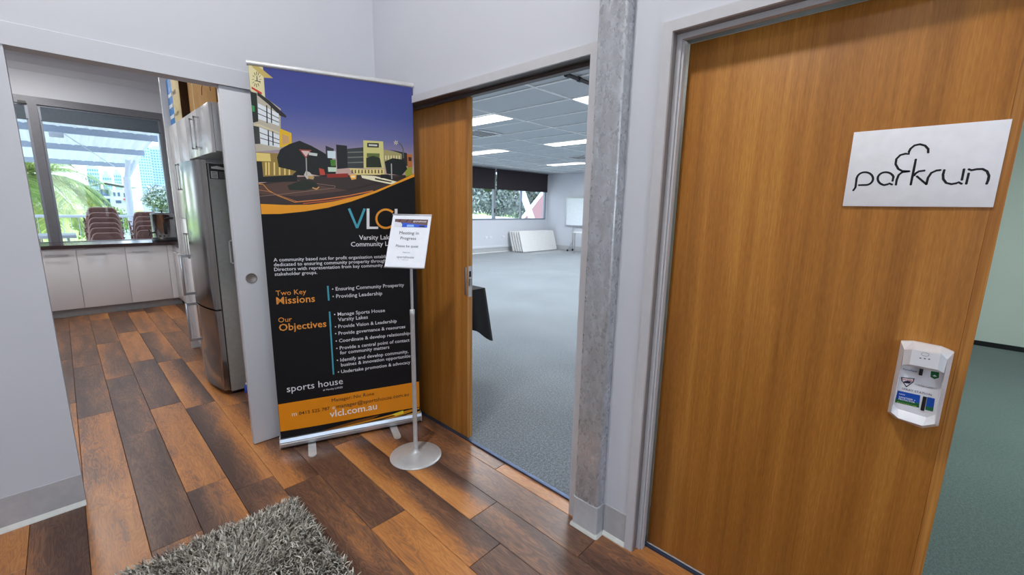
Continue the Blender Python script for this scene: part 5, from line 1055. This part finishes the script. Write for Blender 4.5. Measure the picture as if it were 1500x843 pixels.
# mobile whiteboard
r = thing('mobile_whiteboard', (12.3, 8.4, 0), 0, 'whiteboard on a wheeled stand against the far wall of the meeting room', 'whiteboard')
MB().box(12.325, 12.34, 7.35, 9.20, 0.90, 1.82).build('board', 'whiteboard', r)
q = MB()
for a, b, c, d in ((7.32, 9.235, 1.815, 1.85), (7.32, 9.235, 0.87, 0.905)): q.box(12.315, 12.35, a, b, c, d)
for y in (7.32, 9.20): q.box(12.315, 12.35, y, y + 0.035, 0.905, 1.815)
q.build('board_frame', 'alu', r)
for y in (8.90, 7.65):
    MB().box(12.30, 12.33, y - 0.02, y + 0.02, 0.10, 0.9).build('upright', 'alu', r)
    MB().box(12.05, 12.39, y - 0.02, y + 0.02, 0.075, 0.10).build('foot_bar', 'alu', r)
    MB().tube([(12.315, y, 0.33), (12.12, y, 0.10)], 0.012, 8).build('brace', 'alu', r)
    for x in (12.07, 12.37): MB().tube([(x, y - 0.014, 0.037), (x, y + 0.014, 0.037)], 0.036, 14).build('caster', 'black', r)
r = thing('side_table', (11.9, 7.9, 0), 0, 'small pale table standing in front of the whiteboard', 'table')
MB().box(11.5, 12.2, 7.4, 8.30, 0.69, 0.72, bev=0.004).build('table_top', 'table_white', r)
for x in (11.55, 12.15):
    for y in (7.45, 8.25): MB().box(x - 0.015, x + 0.015, y - 0.015, y + 0.015, 0, 0.69).build('leg', 'alu', r)

# table with black cloth behind the sliding door
r = thing('trestle_table', (2.15, 3.6, 0), 0, 'table under a black cloth just behind the sliding timber door', 'table')
tx0, tx1, ty0, ty1 = 1.80, 2.54, 2.77, 4.50
MB().box(tx0, tx1, ty0, ty1, 0.71, 0.735).build('table_top', 'table_white', r)
for x in (tx0 + 0.06, tx1 - 0.20):
    for y in (ty0 + 0.08, ty1 - 0.08): MB().tube([(x, y, 0.0), (x, y, 0.71)], 0.014, 10).build('leg', 'alu', r)
mb = MB(); per = []
def edge_pts():
    o = []; N = 26
    cs = [(tx1, ty1), (tx1, ty0), (tx0, ty0), (tx0, ty1)]
    for i in range(4):
        a, b = Vector(cs[i]), Vector(cs[(i + 1) % 4])
        for k in range(N): o.append((a.lerp(b, k / N), i, k / N))
    return o
E = edge_pts(); rows = []; ctr = Vector(((tx0 + tx1) / 2, (ty0 + ty1) / 2))
corners = [Vector(c) for c in ((tx1, ty1), (tx1, ty0), (tx0, ty0), (tx0, ty1))]
norms = [Vector((1, 0)), Vector((0, -1)), Vector((-1, 0)), Vector((0, 1))]
for lv in range(7):
    t = lv / 6; row = []
    for p, i, k in E:
        dcorn = min((p - c).length for c in corners)
        near = math.exp(-(dcorn / 0.10) ** 2)
        nrm = norms[i]
        if near > 0.05:
            cc_ = min(corners, key=lambda c: (p - c).length); dg = (cc_ - ctr); dg = Vector((math.copysign(1, dg.x), math.copysign(1, dg.y))).normalized(); nrm = (nrm * (1 - near) + dg * near).normalized()
        hem = 0.40 - 0.15 * near
        z = 0.742 - (0.742 - hem) * t
        fold = 0.018 * math.sin(k * 26 + i * 2 + 1.0) * t
        offv = nrm * (0.008 + (0.02 + 0.055 * near) * t + fold * (1 - near))
        if p.x < 1.85: offv.x = max(offv.x, -0.05)
        row.append((p.x + offv.x, p.y + offv.y, z))
    rows.append(row)
n_ = len(E)
mb.add([q for r_ in rows for q in r_], [(i * n_ + k, i * n_ + (k + 1) % n_, (i + 1) * n_ + (k + 1) % n_, (i + 1) * n_ + k) for i in range(6) for k in range(n_)], 0, True)
mb.face([q for q in rows[0]])
tag(mb.build('tablecloth', 'cloth_black', None, loc=(2.1, 3.6, 0.74)), 'black tablecloth hanging to a point at the table corner', 'tablecloth')

# ================================================================ OUTSIDE
dk = MB().box(-6, 8.6, 8.29, 15.2, -0.2, -0.02).build('deck', 'deck'); structure(dk)
structure(MB().box(-120, 260, 15.2, 300, -3.2, -3.0).build('ground', 'lawn'))
structure(MB().box(-60, 120, 17.5, 27, -3.0, -2.95).build('water', 'water'))

# awning
aw = thing('awning', (0.5, 12, 2.6), 0, 'corrugated awning roof on pale steel purlins outside the kitchen window', 'awning')
def az(y): return 2.70 - (y - 10.0) * 0.062
mb = MB(); nx = 260; xs_ = [-5.5 + 7.0 * i / nx for i in range(nx + 1)]
y0_, y1_ = 9.6, 15.9
vs = []
for y in (y0_, y1_):
    for i, x in enumerate(xs_): vs.append((x, y, az(y) + 0.075 + 0.034 * math.sin(x * 2 * PI / 0.20)))
mb.add(vs, [(i, i + 1, nx + 2 + i, nx + 1 + i) for i in range(nx)], 0, True)
mb.build('roof_sheet', 'roof_sheet', aw)
for y in (9.7, 11.0, 13.0, 15.45): MB().box(-5.5, 1.48, y - 0.035, y + 0.035, az(y) - 0.055, az(y) + 0.058).build('purlin', 'purlin', aw)
for x in (-2.4,): MB().box(x - 0.05, x + 0.05, 9.6, 15.6, az(12.6) - 0.3, az(12.6) - 0.2).build('rafter', 'white_steel', aw)
MB().tube([(0.2, 11.2, 2.6), (1.28, 15.2, 2.15)], 0.008, 6).build('stay_wire', 'white_steel', aw)
MB().box(0.02, 0.2, 10.9, 11.02, 2.50, 2.58, bev=0.01).build('flood_lamp', 'white_steel', aw)
po = thing('awning_post', (1.30, 14.9, 0), 0, 'round white steel post with forked struts holding the awning', 'post')
MB().tube([(1.25, 14.9, -0.02), (1.28, 14.9, 2.05)], 0.075, 16).build('shaft', 'white_steel', po)
for dx, dy in ((0.16, -0.3), (0.62, 0.25), (-0.1, -2.5)): 
    pts = [(1.28, 14.9, 2.0), (1.30 + dx, 14.9 + dy, 3.25 if dy > -1 else 2.55)]
    if dy > -1: MB().tube(pts, 0.055, 10).build('strut', 'white_steel', po)
po2 = thing('leaning_column', (2.2, 12.4, 0), 0, 'sloping white steel column seen at the right edge of the kitchen window', 'post')
MB().tube([(2.15, 15.0, 0.0), (1.62, 11.7, 2.9)], 0.05, 12).build('shaft', 'white_steel', po2)

# railing
ra = thing('railing', (0, 14.6, 0), 0, 'white balcony railing beyond the stacked chairs', 'railing')
MB().tube([(-5.5, 14.6, 1.07), (8.5, 14.6, 1.07)], 0.035, 12).build('top_rail', 'white_steel', ra)
MB().tube([(-5.5, 14.6, 0.12), (8.5, 14.6, 0.12)], 0.02, 8).build('bottom_rail', 'white_steel', ra)
for k in range(11): MB().box(-5.4 + k * 1.32, -5.35 + k * 1.32, 14.575, 14.625, -0.02, 1.05).build('post', 'white_steel', ra)
q = MB()
for k in range(105): q.box(-5.4 + k * 0.132, -5.39 + k * 0.132, 14.595, 14.605, 0.12, 1.05)
q.build('balusters', 'white_steel', ra)
# outdoor table
r = thing('outdoor_table', (-0.4, 10.3, 0), 0, 'white outdoor table standing left of the stacked chairs', 'table')
MB().box(-1.1, 0.14, 9.9, 10.7, 0.84, 0.885, bev=0.004).build('table_top', 'white_steel', r)
for x in (-1.0, 0.04): 
    MB().tube([(x, 10.0, -0.02), (x, 10.6, 0.84)], 0.018, 8).build('leg', 'alu', r); MB().tube([(x, 10.6, -0.02), (x, 10.0, 0.84)], 0.018, 8).build('leg', 'alu', r)

# stacked wicker chairs
def chair_proto():
    r = thing('wicker_chair', (0, 0, 0), 0)
    # back: rounded panel leaning backwards (towards +y is the front here; back faces -y)
    out = []; wb, wt_, zb, zt = 0.25, 0.20, 0.42, 0.86
    N = 7
    pts = [(-wb, zb), (-wt_ - 0.012, zt - 0.09)] + [(-wt_ + 0.08 - 0.08 * math.cos(a), zt - 0.08 + 0.08 * math.sin(a)) for a in [PI / 2 * k / N for k in range(N + 1)]] + [(wt_ - 0.08 + 0.08 * math.sin(a), zt - 0.08 + 0.08 * math.cos(a)) for a in [PI / 2 * k / N for k in range(N + 1)]] + [(wt_ + 0.012, zt - 0.09), (wb, zb)]
    n_ = len(pts)
    def P(x, z, d): return (x, -0.24 - (z - 0.42) * 0.18 + d - 0.25 * (x * x), z)
    fr_ = [P(x, z, 0) for x, z in pts]; bk = [P(x, z, -0.018) for x, z in pts]
    mb = MB()
    cz = P(0, 0.62, 0); cb = P(0, 0.62, -0.018)
    mb.add(fr_ + [cz], [(k, (k + 1) % n_, n_) for k in range(n_)], 0); mb.add(bk + [cb], [((k + 1) % n_, k, n_) for k in range(n_)], 0)
    mb.build('backrest', 'wicker', r)
    MB().tube([P(x, z, -0.009) for x, z in pts], 0.013, 6).build('back_rim', 'wicker_rim', r)
    MB().box(-0.25, 0.25, -0.25, 0.24, 0.40, 0.43, bev=0.01).build('seat', 'wicker', r)
    for s in (-1, 1):
        MB().tube([(s * 0.24, 0.22, 0.0), (s * 0.25, 0.22, 0.63), (s * 0.26, 0.15, 0.655), (s * 0.26, -0.28, 0.66)], 0.014, 6).build('arm', 'wicker', r)
        MB().tube([(s * 0.24, 0.22, 0.40), (s * 0.235, 0.24, 0.0)], 0.014, 6).build('leg', 'frame_taupe', r)
        MB().tube([(s * 0.235, -0.24, 0.42), (s * 0.23, -0.30, 0.0)], 0.014, 6).build('leg', 'frame_taupe', r)
    return r
def copy_all(o, parent=None):
    c = o.copy(); COL.objects.link(c)
    if parent: c.parent = parent
    for ch in list(o.children): copy_all(ch, c)
    return c
proto = chair_proto()
bpy.context.view_layer.update()
names = ['lowest', 'second', 'third', 'fourth', 'fifth', 'topmost', 'extra']
first = True
for (sx, sy, n_, where_) in ((0.56, 11.55, 6, 'large stack of wicker chairs behind the kitchen window'), (1.28, 12.3, 5, 'smaller wicker stack seen beside the urn')):
    for k in range(n_):
        c = proto if first else copy_all(proto)
        first = False
        c.location = (sx + random.uniform(-0.006, 0.006), sy + k * 0.035, -0.02 + k * 0.094); c.rotation_euler = (0, 0, random.uniform(-0.02, 0.02))
        ordn = 'topmost' if k == n_ - 1 else names[k]
        tag(c, 'brown wicker chair, %s in the %s' % (ordn, where_), 'chair', 'stacked brown wicker chairs on the balcony')
# white dots painted as light showing through gaps in one chair back
tops = [o for o in bpy.data.objects if o.get('label', '').startswith('brown wicker chair, second in the large')]
q = MB()
for k in range(7):
    x = -0.15 + k * 0.05
    q.face([(x - 0.010, -0.326, 0.835), (x, -0.329, 0.822), (x + 0.010, -0.326, 0.835), (x, -0.326, 0.848)])
me = bpy.data.meshes.new('woven_dots'); me.from_pydata(q.v, [], q.f); me.materials.append(M['house_white']); o = bpy.data.objects.new('woven_dots', me); COL.objects.link(o); o.parent = tops[0]

# palm
def add_tone(me, vals):
    at = me.attributes.new('tone', 'FLOAT', 'POINT'); at.data.foreach_set('value', np.array(vals, dtype=np.float32))
def palm(cx, cy, cz, n_f, seed, label, R=2.0):
    rp = random.Random(seed)
    r = thing('palm_tree', (cx, cy, -3.0), 0, label, 'tree')
    MB().tube([(cx, cy, -3.0), (cx + 0.05, cy, -1), (cx, cy, cz - 0.1)], [0.17, 0.14, 0.12], 12).build('trunk', 'bark', r)
    for i in range(n_f):
        az_ = 2 * PI * i / n_f + rp.uniform(-0.2, 0.2); el = rp.uniform(-0.45, 1.15); L = R * rp.uniform(0.8, 1.1)
        mb = MB(); tones_ = []; P = Vector((cx, cy, cz)); d = Vector((math.cos(az_) * math.cos(el), math.sin(az_) * math.cos(el), math.sin(el)))
        spine = [P.copy()]; ns = 22
        for k in range(ns):
            d = (d + Vector((0, 0, -0.085))).normalized(); P = P + d * L / ns; spine.append(P.copy())
        base_t = rp.uniform(0.2, 0.8)
        for k in range(2, ns + 1):
            p = spine[k]; dd = (spine[k] - spine[k - 1]).normalized(); side = dd.cross(Vector((0, 0, 1))).normalized()
            ll = 0.62 * R / 2 * math.sin(PI * (0.15 + 0.8 * k / ns)) + 0.08
            for s in (-1, 1):
                for h in (0, 0.33, 0.66):
                    q0 = p - dd * h * L / ns; dirv = (side * s * 0.8 + dd * 0.55 + Vector((0, 0, -0.05))).normalized()
                    mid_ = q0 + dirv * ll * 0.5; tip = mid_ + (dirv + Vector((0, 0, -0.9))).normalized() * ll * 0.55
                    wv = dd * 0.012
                    i0 = len(mb.v); mb.v += [tuple(q0 - wv * .6), tuple(q0 + wv * .6), tuple(mid_ + wv), tuple(mid_ - wv), tuple(tip)]
                    mb.f += [(i0, i0 + 1, i0 + 2, i0 + 3), (i0 + 3, i0 + 2, i0 + 4)]; mb.mi += [0, 0]; mb.smooth += [True, True]
                    tn = min(1, max(0, base_t + rp.uniform(-0.25, 0.35))); tones_ += [tn] * 5
        n0 = len(mb.v); mb.tube(spine, [0.02 * (1 - k / (ns + 4)) for k in range(ns + 1)], 5, cap=False); tones_ += [0.4] * (len(mb.v) - n0)
        o = mb.build('frond', 'palm_leaf', r); add_tone(o.data, tones_)
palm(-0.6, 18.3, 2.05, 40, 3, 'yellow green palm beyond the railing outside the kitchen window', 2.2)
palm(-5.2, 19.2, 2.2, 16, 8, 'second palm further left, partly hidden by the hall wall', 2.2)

def bush(name, c, rad, n_l, seed, label, cat, mat='leaf', trunk=None, group=None, ls=0.08, zmin=-9):
    rp = np.random.default_rng(seed)
    r = thing(name, (c[0], c[1], (trunk if trunk is not None else c[2] - rad[2])), 0, label, cat, group)
    d = rp.normal(size=(n_l, 3)); d /= np.linalg.norm(d, axis=1)[:, None]
    lump = 1 + 0.22 * np.sin(d[:, 0] * 5 + seed) * np.cos(d[:, 1] * 4 + seed * 2) + 0.15 * np.sin(d[:, 2] * 7 + seed)
    rr_ = rp.uniform(0.72, 1.0, n_l) * lump
    P = d * rr_[:, None] * np.array(rad) + np.array(c); P[:, 2] = np.maximum(P[:, 2], zmin)
    a = rp.normal(size=(n_l, 3)); a /= np.linalg.norm(a, axis=1)[:, None]; b = np.cross(a, d); b /= np.linalg.norm(b, axis=1)[:, None] + 1e-6
    s = rp.uniform(0.6, 1.3, n_l)[:, None] * ls
    V = np.stack([P - a * s, P + b * s * 0.5, P + a * s, P - b * s * 0.5], 1).reshape(-1, 3)
    F = np.arange(n_l * 4).reshape(-1, 4)
    off = np.array(world_of(r).translation)
    me = bpy.data.meshes.new('foliage'); me.from_pydata((V - off).tolist(), [], F.tolist()); me.materials.append(M[mat])
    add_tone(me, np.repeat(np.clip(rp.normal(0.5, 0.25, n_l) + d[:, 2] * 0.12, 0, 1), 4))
    o = bpy.data.objects.new('foliage', me); COL.objects.link(o); o.parent = r
    # solid dark heart
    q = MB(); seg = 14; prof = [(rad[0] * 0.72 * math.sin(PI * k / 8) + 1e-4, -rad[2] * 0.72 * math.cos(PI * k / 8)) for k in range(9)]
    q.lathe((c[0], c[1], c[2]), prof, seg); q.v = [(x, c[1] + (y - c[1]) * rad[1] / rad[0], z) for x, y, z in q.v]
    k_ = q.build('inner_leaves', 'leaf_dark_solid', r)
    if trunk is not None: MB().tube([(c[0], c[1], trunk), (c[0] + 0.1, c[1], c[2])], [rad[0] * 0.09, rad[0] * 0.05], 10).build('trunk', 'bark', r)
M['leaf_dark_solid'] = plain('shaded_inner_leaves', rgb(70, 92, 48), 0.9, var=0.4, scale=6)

hb_ = [(1.1, 29, .2, .8), (2.1, 32.2, .35, .85), (2.75, 29, .3, .75), (3.9, 32.2, .15, .9), (4.3, 29, .35, .75), (5.9, 32.2, .25, .95)]
hl = ['leftmost hedge bush across the water, right of the palm', 'second hedge bush across the water', 'hedge bush across the water above the tall chair stack', 'hedge bush across the water left of the awning post', 'hedge bush across the water right of the awning post', 'rightmost hedge bush across the water beside the window frame']
for i, (x, y, z, s) in enumerate(hb_): bush('hedge_bush', (x, y, z), (s, s * 0.8, s * 0.8), 1500, 20 + i, hl[i], 'bush', 'leaf', -3.0, 'hedge bushes across the water', 0.07)
bush('garden_tree', (4.7, 36.5, 1.6), (1.0, 1.0, 0.9), 2200, 40, 'dark garden tree beside the blue grey house', 'tree', 'leaf_dark', -3.0, None, 0.08)
bush('garden_tree', (1.15, 34, 1.55), (0.55, 0.6, 0.6), 1200, 41, 'small dark tree at the left of the white house', 'tree', 'leaf_dark', -3.0, None, 0.07)

# houses
def house_white():
    r = thing('white_house', (2.6, 40, -3), 0, 'white two storey house with a low pitched roof across the water', 'house')
    MB().box(1.35, 3.55, 40, 44, -3.0, 2.2).build('wall', 'house_white', r)
    MB().prism([(0.95, 2.25), (2.3, 2.72), (3.9, 2.40), (3.9, 2.32), (2.3, 2.62), (0.95, 2.15)], 'y', 39.6, 44.2).build('roof', 'house_roof', r)
    for a, b, c, d in ((1.45, 1.95, 1.72, 2.12), (2.0, 2.42, 1.75, 2.16), (1.45, 2.42, 1.1, 1.55), (2.62, 2.74, 1.75, 2.0), (2.85, 2.97, 1.75, 2.0), (2.7, 2.98, 1.28, 1.48), (3.15, 3.45, 1.72, 1.98)):
        f = MB().box(a - 0.03, b + 0.03, 39.96, 40.0, c - 0.03, d + 0.03).build('window', 'house_white', r); MB().box(a, b, 39.94, 39.958, c, d).build('pane', 'dark_glass', f)
    MB().box(1.4, 2.45, 39.2, 40.0, 1.60, 1.66).build('balcony', 'house_white', r)
    MB().box(3.1, 3.52, 39.5, 40.0, 1.50, 1.60).build('awning', 'red_awning', r)
house_white()
r = thing('blue_house', (5.0, 40, -3), 0, 'pale blue grey house with a hipped roof at the right across the water', 'house')
MB().box(4.75, 5.75, 39, 42, -3, 1.95).build('wall', 'house_blue', r)
v = [(4.45, 38.7, 1.95), (6.05, 38.7, 1.95), (6.05, 42.3, 1.95), (4.45, 42.3, 1.95), (5.05, 40.4, 2.55), (5.5, 40.6, 2.55)]
MB().add(v, [(0, 1, 5, 4), (1, 2, 5), (2, 3, 4, 5), (3, 0, 4), (0, 3, 2, 1)]).build('roof', 'purlin', r)
f = MB().box(5.0, 5.3, 38.96, 39.0, 1.25, 1.7).build('window', 'house_white', r); MB().box(5.03, 5.27, 38.94, 38.958, 1.28, 1.67).build('pane', 'dark_glass', f)

# towers
def tower(x0, x1, y, z1, lb, cols, fl):
    r = thing('tower_block', ((x0 + x1) / 2, y, -3), 0, lb, 'building', 'tower blocks on the skyline')
    MB().box(x0, x1, y, y + (x1 - x0), -3.0, z1).build('wall', 'tower', r)
    q = MB(); cw = (x1 - x0) / cols
    for c in range(cols):
        for k in range(int((z1 - 1) / fl)):
            z = 1 + k * fl; q.box(x0 + c * cw + cw * 0.22, x0 + c * cw + cw * 0.78, y - 0.15, y, z + fl * 0.2, z + fl * 0.75)
            q.box(x1, x1 + 0.1, y + c * cw + cw * 0.22, y + c * cw + cw * 0.78, z + fl * 0.2, z + fl * 0.75)
    o = q.build('window_grid', 'tower_glass', r); o['kind'] = 'stuff'
    MB().box(x0 + cw, x1 - cw, y + cw, y + cw * 3, z1, z1 + fl).build('roof_plant', 'tower', r)
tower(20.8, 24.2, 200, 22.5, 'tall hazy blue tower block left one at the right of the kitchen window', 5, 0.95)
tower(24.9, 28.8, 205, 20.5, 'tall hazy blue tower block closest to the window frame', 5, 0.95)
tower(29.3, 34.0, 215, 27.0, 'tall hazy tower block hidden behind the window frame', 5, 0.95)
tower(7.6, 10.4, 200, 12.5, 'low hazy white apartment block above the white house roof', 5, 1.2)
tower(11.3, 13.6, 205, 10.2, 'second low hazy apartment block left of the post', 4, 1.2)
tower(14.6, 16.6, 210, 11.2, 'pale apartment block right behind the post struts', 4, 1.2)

# outside the meeting room window
for i, (x, y, z, s, lb) in enumerate(((12.6, 18.4, 2.2, 2.1, 'broad dull green tree outside the left meeting room panes'), (16.4, 21.5, 2.6, 2.3, 'dull green tree outside the middle meeting room pane'), (20.6, 21.5, 2.8, 2.3, 'dull green tree above the pinkish gable'), (24.8, 21.6, 2.6, 2.3, 'dull green tree at the right of the pinkish gable'), (8.6, 18.5, 2.2, 2.0, 'dull green tree hidden left outside the meeting room window'))):
    bush('street_tree', (x, y, z), (s, s, s * 0.95), 7000, 60 + i, lb, 'tree', 'leaf_dark', -3.0, 'trees outside the meeting room', 0.13)
r = thing('gable_building', (17.8, 16.4, -3), 0, 'pinkish brown gable wall outside the right meeting room pane', 'building')
MB().prism([(16.4, -0.8), (20.1, 2.5), (22.5, 2.5), (22.5, -3), (16.4, -3)], 'y', 16.6, 16.72).build('wall', 'gable', r)
MB().prism([(16.3, -0.85), (20.1, 2.52), (20.1, 2.62), (16.2, -0.78)], 'y', 16.56, 16.76).build('roof_edge', 'house_white', r)
r = thing('low_roof', (13, 14, -3), 0, 'low white flat roof outside the meeting room window', 'roof')
MB().prism([(8.0, 1.42), (14.2, 0.98), (14.2, 0.6), (8.0, 0.6)], 'y', 13.0, 14.8).build('roof_slab', 'house_white', r)
MB().box(8.2, 14.0, 13.1, 14.7, -3, 0.6).build('wall', 'house_white', r)
r = thing('steel_brace', (13.5, 11.4, 0.8), 0, 'sloping white steel brace outside the right meeting room pane', 'brace')
MB().prism([(11.86, 2.70), (12.12, 2.70), (13.25, 0.75), (12.98, 0.75)], 'y', 11.3, 11.42).build('beam', 'white_steel', r)
MB().box(12.85, 13.4, 11.2, 11.5, -3, 0.75).build('footing', 'concrete', r)
# unseen slabs added above both windows to block sun, slotted for a patch
structure(MB().box(1.7, 8.5, WY + 0.14, 12.4, 2.72, 2.82).build('roof_eave', 'house_white'))
structure(MB().box(8.5, 11.0, WY + 0.14, 11.30, 2.72, 2.82).build('roof_eave', 'house_white'))
structure(MB().box(8.5, 11.0, 11.55, 12.4, 2.72, 2.82).build('roof_eave', 'house_white'))
structure(MB().box(11.0, 13.4, WY + 0.14, 12.4, 2.72, 2.82).build('roof_eave', 'house_white'))
structure(MB().box(-6, 1.69, KW + 0.14, 9.9, 3.0, 3.08).build('roof_eave', 'house_white'))
bpy.context.view_layer.update()
